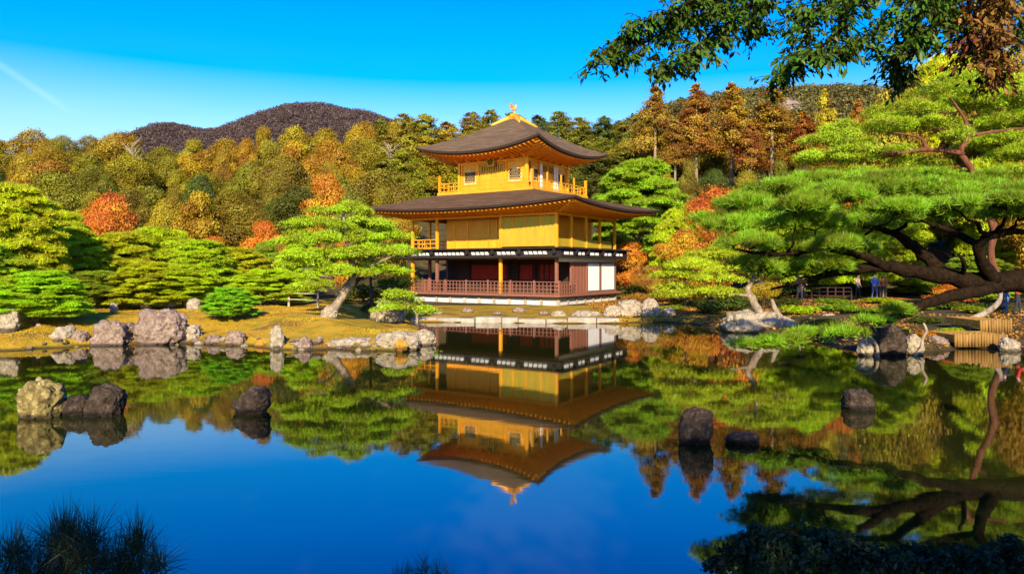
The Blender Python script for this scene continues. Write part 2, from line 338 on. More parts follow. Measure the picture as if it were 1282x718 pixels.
# ------------------------------------------------------------------ the golden pavilion
AZ = R(-33)
pav = empty('pavilion', (.18, 55.25, 0), 'three-storey golden pavilion with bark-shingled roofs standing at the far edge of the pond', 'pavilion', rz=AZ)
HX, HY = 6.3, 4.55
P = lambda mb, name, mat, parent=pav, **k: mb.build(name, M[mat], parent, **k)
def ring(mb, hx, hy, wid, z0, z1):
    """a rectangular ring of four butted beams, outer half sizes hx, hy"""
    mb.box(-hx, hx, -hy, -hy+wid, z0, z1); mb.box(-hx, hx, hy-wid, hy, z0, z1)
    mb.box(-hx, -hx+wid, -hy+wid, hy-wid, z0, z1); mb.box(hx-wid, hx, -hy+wid, hy-wid, z0, z1); return mb
# base and ground-floor deck
P(MB().box(-HX-.1, HX+.1, -HY-.1, HY+.1, .02, .74), 'foundation_wall', 'grey_plaster')
for i in range(11): P(MB().cbox(-HX-.1+1.29*i, -HY-.16, .42, .2, .1, .62), 'foundation_post', 'stone')
for i in range(8): P(MB().cbox(HX+.16, -HY+1.27*i, .42, .1, .2, .62), 'foundation_post', 'stone')
mb = MB(); mb.box(-HX-.5, HX+.5, -HY-.5, HY+.5, .80, .97); P(mb, 'veranda_floor', 'red_wood', bevel=.02)
mb = MB(); ring(mb, HX+.42, HY+.42, .12, .72, .80); P(mb, 'floor_beam', 'black_wood')
# ground-floor frame
front_s = [0, 4.5, 10.2, 12.6]                                       # along the front from the near corner
side_t = [0, 2.05, 4.3, 6.5, 9.1]
def col(x, y, z0, z1, w, mat, name='column'): return P(MB().cbox(x, y, (z0+z1)/2, w, w, z1-z0), name, mat, bevel=.015)
for s in front_s: col(HX-s, -HY, .97, 3.56, .20, 'red_wood' if s in (0, 10.2) else 'amber')
for t in side_t[1:]: col(HX, -HY+t, .97, 3.56, .18, 'brown_board')
for s in front_s[1:]: col(HX-s, HY, .97, 3.56, .2, 'red_wood')
for t in side_t[1:4]: col(-HX, -HY+t, .97, 3.56, .2, 'red_wood')
mb = MB(); mb.box(-HX+.1, HX-.1, -HY-.05, -HY+.05, 3.34, 3.50); mb.box(-HX-.05, -HX+.05, -HY+.1, HY-.1, 3.34, 3.50); P(mb, 'lintel', 'red_wood')
P(MB().box(-HX-.15, HX+.15, -HY-.15, HY+.15, 3.505, 3.56), 'ceiling', 'dark_wood')
# inner room
yb = -HY + 3.0
P(MB().box(-HX+2.0, HX-.12, yb, yb+.12, .97, 3.5), 'inner_wall', 'dark_wood')
P(MB().box(-HX+2.0, -HX+2.12, yb+.12, HY-.2, .97, 3.5), 'inner_wall', 'dark_wood')
P(MB().box(-HX+.12, HX-.12, HY-.3, HY-.18, .97, 3.5), 'rear_wall', 'dark_wood')
P(MB().box(-HX+.12, -HX+1.95, -HY+4.2, -HY+4.3, .97, 3.5), 'inner_wall', 'black_wood')  # black board added so the open left bay reads as deep shade
for x0, x1 in ((-2.9, .35), (1.55, 2.6)): P(MB().box(x0, x1, yb-.05, yb-.003, 1.9, 2.98), 'sliding_panel', 'red_panel')
for i in range(4): P(MB().box(3.25+.42*i, 3.55+.42*i, yb-.05, yb-.003, 1.9, 2.98), 'sliding_panel', 'red_panel')
for x in (-3.1, .6, 1.35, 2.85): col(x, yb-.12, .97, 3.5, .16, 'dark_wood', 'inner_column')
# side: open bay, board bay, two white shoji bays, white frieze
z0, z1 = 1.05, 3.14
P(MB().box(HX-.06, HX+.02, -HY+2.15, -HY+4.2, .98, z1), 'board_wall', 'brown_board')
mb = MB()
for i in range(4): mb.box(HX+.02, HX+.05, -HY+2.3+.5*i, -HY+2.36+.5*i, 1.0, z1)
P(mb, 'board_batten', 'red_wood')
for a, b in ((4.4, 6.40), (6.6, 9.0)):
    w_ = P(MB().box(HX-.04, HX+.04, -HY+a, -HY+b, z0, z1), 'white_panel', 'plaster')
    mb = MB(); mb.box(HX+.04, HX+.075, -HY+a, -HY+b, z0-.02, z0+.05); mb.box(HX+.04, HX+.075, -HY+a, -HY+b, z1-.05, z1)
    mb.box(HX+.04, HX+.075, -HY+a, -HY+a+.05, z0+.05, z1-.05); mb.box(HX+.04, HX+.075, -HY+b-.05, -HY+b, z0+.05, z1-.05); P(mb, 'panel_frame', 'black_wood', w_)
P(MB().box(HX-.03, HX+.11, -HY+.1, HY-.02, 3.17, 3.50), 'white_frieze', 'plaster')
P(MB().box(HX-.06, HX+.13, -HY+2.1, HY, .975, 1.04), 'sill', 'red_wood')
# lower railing
def railing(name, p, q, z0, h, posts, step, mat, pw=.09, rails=(1., .72, .16), bw=.035, over=0):
    mb = MB(); p = Vector(p); q = Vector(q); L = (q - p).length; d = (q - p) / L
    for r in rails: mb.bar((p.x, p.y, z0 + h*r), (q.x, q.y, z0 + h*r), .05, .05)
    n = max(1, int(L / step))
    for i in range(n + 1):
        e = p + d * (L * i / n); mb.cbox(e.x, e.y, z0 + h*.5*rails[0]-.03, bw, bw, h*rails[0]-.06)
    for i in range(posts + 1):
        e = p + d * (L * i / posts); mb.cbox(e.x, e.y, z0 + (h*1.12 + over)/2, pw, pw, h*1.12 + over)
    return P(mb, name, mat)
e = .36
def lattice_rail(p, q, posts):
    o = railing('railing', p, q, .97, .84, posts, .30, 'red_wood', .1, (1., .70, .40, .10), .05)
    return o
lattice_rail((-HX-e, -HY-e), (HX+e, -HY-e), 7)
lattice_rail((HX+e, -HY-e+.1), (HX+e, -HY+2.1), 1)
lattice_rail((-HX-e, -HY-e+.1), (-HX-e, HY), 5)
# first-floor balcony: black edge with white plaster panels between brackets
B = 1.0
P(MB().box(-HX-B, HX+B, -HY-B, HY+B, 4.02, 4.13), 'balcony_floor', 'black_wood', bevel=.015)
K = .72
P(MB().box(-HX-K, HX+K, -HY-K, HY+K, 3.45, 4.018), 'bracket_band', 'black_wood')
def fpanel(a, b):
    mb = MB(); y0 = -HY-K; n = max(3, int((b - a) / .34)); w_ = (b - a) / n
    for i in range(n):                                               # a row of short slanted plaster strips
        xa, xb = HX-b + i*w_ + .03, HX-b + (i+1)*w_ - .05
        mb.raw([(xa, y0-.03, 3.66), (xb, y0-.03, 3.66), (xb-.1, y0-.03, 3.86), (xa-.06, y0-.03, 3.86), (xa, y0-.002, 3.66), (xb, y0-.002, 3.66), (xb-.1, y0-.002, 3.86), (xa-.06, y0-.002, 3.86)],
           [(0,1,2,3),(7,6,5,4),(0,4,5,1),(1,5,6,2),(2,6,7,3),(3,7,4,0)])
    P(mb, 'plaster_panel', 'grey_plaster')
for a, b in ((.25, 2.1), (2.75, 4.3), (4.95, 6.5), (7.1, 9.8), (10.3, 12.1)): fpanel(a, b)
for s in (-.3, 2.42, 4.62, 6.8, 10.05, 12.5): P(MB().box(HX-s-.1, HX-s+.1, -HY-B+.06, -HY-K, 3.70, 4.015), 'balcony_bracket', 'black_wood')
for a, b in ((-.3, .3), (.5, .9), (1.7, 2.1), (2.3, 2.6), (3.5, 4.1), (4.3, 4.8), (5.7, 6.2), (6.4, 6.9), (7.7, 8.3), (8.5, 8.9)):
    P(MB().box(HX+K+.002, HX+K+.03, -HY+a, -HY+b, 3.64, 3.86), 'plaster_panel', 'plaster')
for y in (1.25, 3.0, 5.3, 7.3): P(MB().box(HX+K, HX+B-.06, -HY+y-.1, -HY+y+.1, 3.70, 4.015), 'balcony_bracket', 'black_wood')
railing('gallery_rail', (-HX+.1, -HY), (-HX+2.3, -HY), 4.13, .72, 1, .5, 'amber', .05, (1., .6, .15), .04)
railing('gallery_rail', (-HX, -HY+.1), (-HX, HY-.1), 4.13, .72, 1, .5, 'amber', .05, (1., .6, .15), .04)
# middle storey
Z2, T2 = 4.13, 6.52
for s in front_s: col(HX-s, -HY, Z2, T2, .19, 'gold')
for t in side_t[1:]: col(HX, -HY+t, Z2, T2, .19, 'gold')
for s in front_s[1:]: col(HX-s, HY, Z2, T2, .19, 'gold')
for t in side_t[1:4]: col(-HX, -HY+t, Z2, T2, .19, 'gold')
ws = [0.1, 1.25, 2.4, 3.5, 4.4]
for a, b in zip(ws, ws[1:]):
    sh = P(MB().box(HX-b+.03, HX-a-.03, -HY-.03, -HY+.03, Z2+.1, T2-.25), 'shutter', 'old_gold')
    mb = MB(); mb.box(HX-b-.005, HX-b+.045, -HY-.07, -HY-.031, Z2+.1, T2-.25); mb.box(HX-b+.045, HX-a-.03, -HY-.055, -HY-.031, Z2+.1, Z2+.2); P(mb, 'shutter_frame', 'gold', sh)
P(MB().box(HX-10.2, HX-4.5, -HY+1.15, -HY+1.25, Z2, T2+.2), 'gilded_wall', 'amber')
mb = MB()
for s in (5.6, 6.3, 8.2, 9.4): mb.box(HX-s-.06, HX-s+.06, -HY+1.09, -HY+1.148, Z2, T2)
mb.box(HX-10.2, HX-4.5, -HY+1.10, -HY+1.148, Z2+.95, Z2+1.05)
P(mb, 'wall_batten', 'gold')
P(MB().box(HX-10.25, HX-10.13, -HY+1.25, HY-1.3, Z2, T2+.2), 'gilded_wall', 'amber')
P(MB().box(HX-4.5, HX-4.4, -HY+.1, -HY+1.148, Z2, T2+.2), 'gilded_wall', 'amber')
P(MB().box(HX-1.45, HX-1.33, -HY+.2, HY-1.3, Z2, T2+.2), 'gilded_wall', 'amber')
P(MB().box(HX-10.1, HX-1.5, HY-1.42, HY-1.3, Z2, T2+.2), 'gilded_wall', 'amber')
mb = MB(); ring(mb, HX+.07, HY+.07, .14, T2-.2, T2-.02); P(mb, 'eave_beam', 'amber')
for t in (.15, 2.2, 4.4, 6.6): P(MB().box(HX-.05, HX+.02, -HY+t, -HY+t+1.9, Z2+.08, Z2+.62), 'lattice_panel', 'old_gold')

# roofs --------------------------------------------------------------
def roof(name, ox, oy, ix, iy, zc, dip, rise, power, thick, mat, soffit_in, soffit_z, nrm=.5):
    """curved hipped roof from the eave rectangle (ox, oy) to the inner rectangle (ix, iy); eaves dip between upturned corners"""
    ns, ntt = 25, 15
    top = []; 
    corners = [(-1,-1),(1,-1),(1,1),(-1,1)]
    def pos(side, s, t):
        (ax, ay), (bx, by) = corners[side], corners[(side+1) % 4]
        u = (s + 1) / 2
        hx = ox + (ix - ox) * t; hy = oy + (iy - oy) * t
        x = (ax + (bx - ax) * u) * hx; y = (ay + (by - ay) * u) * hy
        z = zc - dip * (1 - abs(s) ** 2.2) * (1 - t) ** 2.5 + rise * t ** power
        return x, y, z
    S = np.linspace(-1, 1, ns); T = np.linspace(0, 1, ntt)
    r_top = MB(); r_edge = MB(); r_sof = MB(); raf = MB()
    for sd_ in range(4):
        vs = [pos(sd_, s, t) for t in T for s in S]
        r_top.raw(vs, [(j*ns+i, j*ns+i+1, (j+1)*ns+i+1, (j+1)*ns+i) for j in range(ntt-1) for i in range(ns-1)])
        # layered eave edge: face, then a set-back lower lip
        e0 = [pos(sd_, s, 0) for s in S]
        def inset(p, dz, k): return (p[0] * (1 - k / ox), p[1] * (1 - k / oy), p[2] - dz)
        a = e0; b = [inset(p, thick, .05) for p in e0]; c = [inset(p, thick + .004, .22) for p in e0]; d = [inset(p, thick + .07, .24) for p in e0]
        for u_, v_ in ((a, b), (b, c), (c, d)):
            r_edge.raw(u_ + v_, [(i, i+1, ns+i+1, ns+i) for i in range(ns-1)])
        # soffit up to the wall
        (ax, ay), (bx, by) = corners[sd_], corners[(sd_+1) % 4]
        inn = []
        for s in S:
            u = (s + 1) / 2
            inn.append(((ax + (bx-ax)*u) * soffit_in[0], (ay + (by-ay)*u) * soffit_in[1], soffit_z))
        r_sof.raw(d + inn, [(i, i+1, ns+i+1, ns+i) for i in range(ns-1)])
        L = 2 * (ox if sd_ % 2 == 0 else oy); k = int(L / .36)
        for i in range(1, k):
            f = i / k * (ns - 1); j = min(int(f), ns-2); g = f - j
            q0 = Vector(d[j]).lerp(Vector(d[j+1]), g)
            lim = (ox if sd_ % 2 == 0 else oy)
            # rafters run square to the wall
            if sd_ % 2 == 0: q1 = Vector((q0.x, inn[0][1], soffit_z)); over = abs(q0.x) - soffit_in[0]; full = abs(d[0][1]) - soffit_in[1]
            else: q1 = Vector((inn[0][0], q0.y, soffit_z)); over = abs(q0.y) - soffit_in[1]; full = abs(d[0][0]) - soffit_in[0]
            if over > 0: q1 = q0.lerp(q1, max(.05, 1 - over / full))
            dz = Vector((0, 0, -.045)); raf.bar(q0.lerp(q1, .02) + dz, q1 + dz, .09, .09)
    o = P(r_top, name, mat, smooth=True)
    P(r_edge, 'eave_edge', 'eave_edge', o, smooth=False)
    P(r_sof, 'soffit', 'soffit', o); P(raf, 'rafters', 'soffit', o)
    return o
low = roof('lower_roof', HX+2.75, HY+2.5, 3.95, 3.95, 7.27, .36, .98, 1.12, .15, 'shingle_dark', (HX+.07, HY+.07), 6.55)
up = roof('upper_roof', 5.35, 5.35, .28, .28, 11.74, .68, 2.46, 1.33, .16, 'shingle', (3.07, 3.07), 10.78)
# top storey
Z3 = 8.36
P(MB().box(-4.2, 4.2, -4.2, 4.2, 8.14, Z3), 'gallery_floor', 'gold', bevel=.02)
def grail(p, q, n): return railing('gallery_railing', p, q, Z3, .66, n, .45, 'gold', .10, (1., .6, .12), .04, .5)
g = 4.08
grail((-g, -g), (g, -g), 1); grail((g, -g+.1), (g, g), 4); grail((g-.1, g), (-g, g), 1); grail((-g, g-.1), (-g, -g+.1), 3)
W3 = 3.0
wal = MB(); ring(wal, W3-.06, W3-.06, .1, Z3, 10.95); P(wal, 'upper_wall', 'gold')
for x, y in ((-1,-1),(1,-1),(1,1),(-1,1)): col(x*W3, y*W3, Z3, 10.95, .2, 'gold')
mb = MB(); ring(mb, W3+.04, W3+.04, .12, 10.45, 10.62); ring(mb, W3+.04, W3+.04, .12, 8.42, 8.52); P(mb, 'wall_beam', 'gold')
for s in np.linspace(-W3, W3, 7):
    for sg in (-1, 1):
        P(MB().cbox(s, sg*(W3+.22), 10.68, .16, .44, .11).cbox(s, sg*(W3+.36), 10.785, .26, .5, .10), 'bracket_arm', 'amber')
        if abs(s) < 2.9: P(MB().cbox(sg*(W3+.22), s, 10.68, .44, .16, .11).cbox(sg*(W3+.36), s, 10.785, .5, .26, .10), 'bracket_arm', 'amber')
def xf(face, a, d, z):
    """wall-plane coordinates: a along the face, d out of it"""
    return {'f': (a, -W3 + .06 - d, z), 'r': (W3 - .06 + d, a, z)}[face]
def poly_plate(mb, face, outline, d0, d1):
    n = len(outline); vs = [xf(face, a, d, z) for d in (d0, d1) for a, z in outline]
    mb.raw(vs, [tuple(range(n)), tuple(range(2*n-1, n-1, -1))] + [(i, (i+1) % n, n+(i+1) % n, n+i) for i in range(n)])
def bell(c, w, zb, h):
    r = [(-.5, 0), (-.47, .35), (-.40, .62), (-.30, .78), (-.14, .90), (0, 1), (.14, .90), (.30, .78), (.40, .62), (.47, .35), (.5, 0)]
    return [(c + a*w, zb + b*h) for a, b in r]
for face in 'fr':
    for c in (-2.0, 2.0):
        mb = MB(); poly_plate(mb, face, bell(c, 1.4, 8.9, 1.35), .002, .06); wn = P(mb, 'window', 'gold')
        mb = MB(); poly_plate(mb, face, bell(c, 1.16, 8.98, 1.16), .062, .075); P(mb, 'pane', 'pale_gold', wn)
        mb = MB()
        for k in range(-3, 4):
            for sg in (-1, 1):
                a0, a1 = c + k*.16 - .16, c + k*.16 + .16
                a0, a1 = max(a0, c-.48), min(a1, c+.48)
                for zz in (9.1, 9.38, 9.62):
                    if a1 - a0 > .1:
                        p_, q_ = xf(face, a0, .085, zz), xf(face, a1, .085, zz + .26)
                        if sg < 0: p_, q_ = xf(face, a0, .085, zz + .26), xf(face, a1, .085, zz)
                        mb.bar(p_, q_, .03, .042)
        P(mb, 'lattice', 'dark_wood', wn)
    for c in (-.55, .55):
        mb = MB(); poly_plate(mb, face, [(c-.5, 8.54), (c+.5, 8.54), (c+.5, 10.4), (c-.5, 10.4)], .002, .05); dr = P(mb, 'door', 'gold')
        mb = MB()
        for zz in (8.6, 9.2, 9.75, 10.3): poly_plate(mb, face, [(c-.5, zz), (c+.5, zz), (c+.5, zz+.07), (c-.5, zz+.07)], .052, .075)
        for aa in (c-.5, c+.43): poly_plate(mb, face, [(aa, 8.54), (aa+.07, 8.54), (aa+.07, 10.4), (aa, 10.4)], .076, .09)
        P(mb, 'door_frame', 'old_gold', dr)
        mb = MB()
        for k in range(5): poly_plate(mb, face, [(c-.36+.16*k, 9.82), (c-.3+.16*k, 9.82), (c-.3+.16*k, 10.28), (c-.36+.16*k, 10.28)], .052, .07)
        P(mb, 'transom_lattice', 'dark_wood', dr)
for a_r in (-1.15, .85, 1.2):                                      # slender pale posts of the half-open doors on the right face
    mb = MB(); poly_plate(mb, 'r', [(a_r-.09, 8.53), (a_r+.09, 8.53), (a_r+.09, 10.4), (a_r-.09, 10.4)], .1, .2); P(mb, 'door_post', 'plaster')
mb = MB(); poly_plate(mb, 'r', [(-2.85, 8.53), (-2.45, 8.53), (-2.45, 10.4), (-2.85, 10.4)], .002, .03); P(mb, 'doorway_shade', 'dark_wood')  # flat dark plate painted for the shade inside the opening
for face in 'fr':
    for a in (-2.78, -1.24, 1.24, 2.78):
        mb = MB(); poly_plate(mb, face, [(a-.05, 8.53), (a+.05, 8.53), (a+.05, 10.44), (a-.05, 10.44)], .03 if abs(a) > 2 else .061, .07 if abs(a) > 2 else .088); P(mb, 'wall_post', 'gold')
# square name board under the eave of the front, its face too small to read
mb = MB(); poly_plate(mb, 'f', [(.0-.36, 10.12), (.36, 10.12), (.36, 10.9), (-.36, 10.9)], .26, .33); nb = P(mb, 'name_board', 'old_gold')
mb = MB()
for k in range(8):
    a = k * math.pi / 4; c0, c1 = (math.cos(a)*.07, 10.51+math.sin(a)*.07), (math.cos(a)*.25, 10.51+math.sin(a)*.27)
    mb.bar(xf('f', c0[0], .345, c0[1]), xf('f', c1[0], .345, c1[1]), .03, .07)
P(mb, 'roundel', 'dark_wood', nb)
# gold strips painted in for the sunlit hip edges; gilded cap and bird
mb = MB()
def hip(sxx, syy, t0, t1):
    pts = []
    for t in np.linspace(t0, t1, 9):
        h = 5.35 + (.28 - 5.35) * t; pts.append((sxx*h, syy*h, 11.74 + 2.46 * t ** 1.33 + .03))
    mb.tube(pts, [.09 + .13 * (i / 8) for i in range(9)], 6)
for sxx, syy in ((-1,-1),(1,-1),(1,1),(-1,1)): hip(sxx, syy, .80, 1.0)
P(mb, 'sunlit_hip_edge', 'gold', up, smooth=True)
mb = MB(); mb.raw([(-.62,-.62,13.78),(.62,-.62,13.78),(.62,.62,13.78),(-.62,.62,13.78),(-.3,-.3,14.28),(.3,-.3,14.28),(.3,.3,14.28),(-.3,.3,14.28)], [(0,1,5,4),(1,2,6,5),(2,3,7,6),(3,0,4,7),(4,5,6,7)])
mb.cbox(0, 0, 14.33, .74, .74, .1)
mb.cbox(0, 0, 14.47, .46, .46, .18)
P(mb, 'roof_cap', 'gold')
bird = MB()
bird.tube([(0,0,14.56),(0,0,14.85)], [.13, .07], 8)
bird.tube([(-.26,.0,14.98),(-.12,0,14.98),(.05,0,15.06),(.17,0,15.2),(.2,0,15.36),(.24,0,15.44),(.33,0,15.42)], [.05,.15,.17,.11,.06,.07,.015], 8)
for sg in (-1, 1): bird.raw([(.08,sg*.1,15.12),(-.1,sg*.12,15.05),(-.32,sg*.42,15.5),(-.1,sg*.5,15.62),(.06,sg*.3,15.4)], [(0,1,2,3,4)])
for k in (-1, 0, 1): bird.tube([(-.22,0,14.98),(-.42,.06*k,15.2),(-.5,.16*k,15.5)], [.06,.05,.015], 6)
bird.v = [(x*.72, y*.72, 14.56 + (z-14.56)*.74) for x, y, z in bird.v]
P(bird, 'roof_bird', 'gold', smooth=True)
# ------------------------------------------------------------------ rocks
def rock_mat(name, stops, lichen, amt):
    m, t, o = mat_new(name); n = t.nodes.new; l = t.links.new
    tc = n('ShaderNodeTexCoord')
    a = n('ShaderNodeTexNoise'); a.inputs['Scale'].default_value = 5; a.inputs['Detail'].default_value = 9; a.inputs['Roughness'].default_value = .7; l(tc.outputs['Object'], a.inputs['Vector'])
    r = ramp(t, stops); l(a.outputs[0], r.inputs[0])
    b = n('ShaderNodeTexNoise'); b.inputs['Scale'].default_value = 11; b.inputs['Detail'].default_value = 8; b.inputs['Roughness'].default_value = .75; l(tc.outputs['Object'], b.inputs['Vector'])
    mr = n('ShaderNodeMapRange'); mr.inputs[1].default_value = .52; mr.inputs[2].default_value = .66; mr.inputs[4].default_value = amt; l(b.outputs[0], mr.inputs[0])
    mx = n('ShaderNodeMixRGB'); l(mr.outputs[0], mx.inputs[0]); l(r.outputs[0], mx.inputs[1]); mx.inputs[2].default_value = (*lichen, 1)
    v = n('ShaderNodeTexVoronoi'); v.inputs['Scale'].default_value = 7; l(tc.outputs['Object'], v.inputs['Vector'])
    ad = n('ShaderNodeMath'); ad.operation = 'ADD'; l(b.outputs[0], ad.inputs[0]); l(v.outputs['Distance'], ad.inputs[1])
    bp = n('ShaderNodeBump'); bp.inputs['Strength'].default_value = .85; bp.inputs['Distance'].default_value = .07; l(ad.outputs[0], bp.inputs['Height'])
    # wet dark line just above the water, where the stone is damp
    sz = n('ShaderNodeSeparateXYZ'); l(tc.outputs['Object'], sz.inputs[0]); wa = n('ShaderNodeMath'); wa.operation = 'MULTIPLY_ADD'; l(a.outputs[0], wa.inputs[0]); wa.inputs[1].default_value = -.16; l(sz.outputs[2], wa.inputs[2])
    wz = n('ShaderNodeMapRange'); wz.inputs[1].default_value = .03; wz.inputs[2].default_value = -.03; wz.inputs[4].default_value = .8; l(wa.outputs[0], wz.inputs[0])
    m0 = mx; mx = n('ShaderNodeMixRGB'); l(wz.outputs[0], mx.inputs[0]); l(m0.outputs[0], mx.inputs[1]); mx.inputs[2].default_value = (stops[0][1][0]*.35, stops[0][1][1]*.35, stops[0][1][2]*.35, 1)
    p = n('ShaderNodeBsdfPrincipled'); p.inputs['Roughness'].default_value = .88; p.inputs['Specular IOR Level'].default_value = .25
    l(mx.outputs[0], p.inputs['Base Color']); l(bp.outputs[0], p.inputs['Normal']); l(p.outputs[0], o.inputs[0])
    return m
M['rock'] = rock_mat('rock', [(.3, (.10,.062,.042)), (.5, (.24,.165,.115)), (.7, (.38,.29,.215))], (.50,.42,.32), .7)
M['pale_rock'] = rock_mat('pale_rock', [(.3, (.15,.115,.065)), (.5, (.34,.28,.18)), (.7, (.50,.43,.30))], (.58,.52,.40), .7)
M['dark_rock'] = rock_mat('dark_rock', [(.3, (.014,.009,.005)), (.5, (.045,.030,.018)), (.7, (.095,.066,.042))], (.16,.125,.085), .7)
M['lichen_rock'] = rock_mat('lichen_rock', [(.3, (.045,.027,.010)), (.5, (.20,.15,.045)), (.7, (.42,.34,.11))], (.60,.53,.22), .85)
M['orange_rock'] = rock_mat('orange_rock', [(.3, (.35,.16,.02)), (.5, (.55,.28,.03)), (.7, (.65,.38,.06))], (.7,.5,.14), .6)
def rock(px, base, wpx, hpx, mat, label, group=None, seed=0, Y=None, box=0, z=None, deep=.8, name='rock', lean=0):
    """base pixel = waterline or ground contact; wpx, hpx = outline in photo pixels"""
    if Y is None: Y = F_PX * EYE / (base - HOR)
    gz = EYE - (base - HOR) * Y / F_PX if z is None else z
    s = Y / F_PX
    rx, H = wpx * s / 2, hpx * s
    bm = bmesh.new(); bmesh.ops.create_icosphere(bm, subdivisions=5, radius=1)
    rnd = random.Random(seed * 7 + int(px)); off = Vector((rnd.uniform(0, 90), rnd.uniform(0, 90), rnd.uniform(0, 90)))
    for v in bm.verts:
        c = v.co.normalized()
        if box:                                                      # squarer, faceted
            q = max(abs(c.x), abs(c.y), abs(c.z)); c = c.lerp(c / q * .82, box)
        n1 = mnoise.noise(c * 1.1 + off); n2 = mnoise.noise(c * 2.6 + off); n3 = mnoise.noise(c * 6 + off); n4 = mnoise.noise(c * 15 + off)
        cr_ = abs(mnoise.noise(c * 3.3 + off * 1.7))
        c = c * (1 + .22*n1 + .17*n2 + .095*n3 + .045*n4 - .14*max(0, .10-cr_)/.10)
        v.co = c
    bb = [(min(v.co[k] for v in bm.verts), max(v.co[k] for v in bm.verts)) for k in range(3)]
    cut = .30                                                        # this share is buried
    zb, zt = bb[2]; zc = zb + cut * (zt - zb)
    for v in bm.verts:
        x = (v.co.x - (bb[0][0]+bb[0][1])/2) / (bb[0][1]-bb[0][0]) * 2 * rx
        y = (v.co.y - (bb[1][0]+bb[1][1])/2) / (bb[1][1]-bb[1][0]) * 2 * rx * deep
        zz = (v.co.z - zc) / (zt - zc) * H
        v.co = (x + lean * zz, y, zz)
    me = bpy.data.meshes.new(name); bm.to_mesh(me); bm.free()
    me.polygons.foreach_set('use_smooth', np.ones(len(me.polygons), bool)); me.materials.append(M[mat])
    o = link(name, me); o.location = ((px - CX) * s, Y + rx * deep * .6, gz)
    return tag(o, label, 'rock', group)
SG, WG = 'rocks along the mossy left shore', 'rocks standing in the pond'
rock(9, 413, 24, 27, 'pale_rock', 'tall pale rock at the far left end of the mossy shore', SG, 1, Y=26, box=.3)
rock(40, 427, 26, 22, 'pale_rock', 'small pale rock between the tall far-left rock and the low slab', SG, 2)
rock(70, 432, 34, 25, 'pale_rock', 'smooth cream rock leaning at the waterline left of the square pink rock', SG, 3, lean=.4)
rock(97, 432, 24, 19, 'rock', 'small tan rock tucked between smooth cream rock and square pink rock', SG, 4)
rock(136, 432, 46, 32, 'rock', 'square pinkish grey rock at the waterline, left of the largest shore rock', SG, 5, box=.75)
rock(195, 431, 66, 45, 'rock', 'largest rounded pinkish brown rock on the left shore', SG, 6, box=.12)
rock(234, 429, 30, 24, 'pale_rock', 'flat-topped cream rock against the right side of the largest shore rock', SG, 7, box=.5)
rock(266, 431, 24, 13, 'rock', 'low tan rock at the waterline below the round bright pine', SG, 8)
rock(294, 432, 25, 18, 'rock', 'small blocky grey rock at the waterline under the round bright pine', SG, 9, box=.6)
rock(346, 437, 19, 30, 'pale_rock', 'narrow upright pale stone standing at the edge of the moss', SG, 10, box=.3)
rock(381, 438, 20, 17, 'rock', 'small grey rock between narrow upright stone and long pale ledge', SG, 11, box=.4)
rock(436, 436, 62, 14, 'pale_rock', 'long low cream ledge of rock at the waterline', SG, 12, box=.6, deep=.5)
rock(495, 438, 62, 24, 'pale_rock', 'broad pale rock beside the tip of the left shore', SG, 13, box=.5, deep=.7)
rock(529, 432, 34, 20, 'pale_rock', 'pale rock forming the pointed tip of the left shore', SG, 14, box=.1)
rock(502, 437, 19, 13, 'orange_rock', 'small orange-stained stone in front of the broad pale rock', SG, 15, Y=23.5)
rock(455, 436, 16, 9, 'lichen_rock', 'small yellow mossy stone on the long pale ledge of the left shore', SG, 16, Y=24.3)
rock(325, 434, 14, 7, 'orange_rock', 'tiny orange stone left of the narrow upright stone', SG, 17)
rock(241, 387, 18, 16, 'pale_rock', 'pale block of stone on the moss left of the round bright pine', SG, 18, Y=33, box=.5, z=.78)
rock(211, 385, 15, 11, 'pale_rock', 'small pale stone on the moss above the largest shore rock', SG, 19, Y=34, z=.85)
rock(181, 387, 13, 15, 'pale_rock', 'upright pale stone behind the left shoulder of the largest shore rock', SG, 20, Y=33.5, z=.8)
rock(141, 392, 10, 14, 'pale_rock', 'thin pale stone on the moss above the square pink rock', SG, 21, Y=31.5, z=.75)
rock(103, 400, 11, 14, 'pale_rock', 'thin pale stone at the foot of the layered pines, above the smooth cream rock', SG, 22, Y=29.5, z=.72)
rock(411, 404, 22, 17, 'pale_rock', 'pale stone at the foot of the leaning pine trunk', SG, 23, Y=30, z=.62)
rock(487, 408, 40, 32, 'pale_rock', 'pale craggy rock at the corner of the inlet left of the pavilion', SG, 24, Y=32.5, z=.25, box=.2)
rock(470, 400, 16, 12, 'pale_rock', 'small pale rock left of the craggy rock by the inlet', SG, 25, Y=33, z=.4)
# rocks in the pond
rock(44, 523, 58, 50, 'lichen_rock', 'rounded yellow lichen-covered rock standing in the pond at far left', WG, 30, box=.2)
rock(124, 521, 46, 41, 'dark_rock', 'dark brown rock in the pond right of the yellow lichen rock', WG, 31, box=.3, lean=.1)
rock(90, 520, 40, 25, 'dark_rock', 'low dark rock wedged between yellow lichen rock and taller dark rock', WG, 32)
rock(309, 518, 47, 34, 'dark_rock', 'lone dark rock in the pond left of the pavilion reflection', WG, 33, lean=.2)
rock(872, 556, 46, 44, 'dark_rock', 'blocky nearly black rock in the pond right of the pavilion reflection', WG, 34, box=.12, lean=.12)
rock(933, 556, 46, 13, 'dark_rock', 'low dark rock just right of the blocky black rock', WG, 35)
rock(1078, 513, 40, 26, 'dark_rock', 'small dark humped rock alone in the pond at right', WG, 36, box=.3)
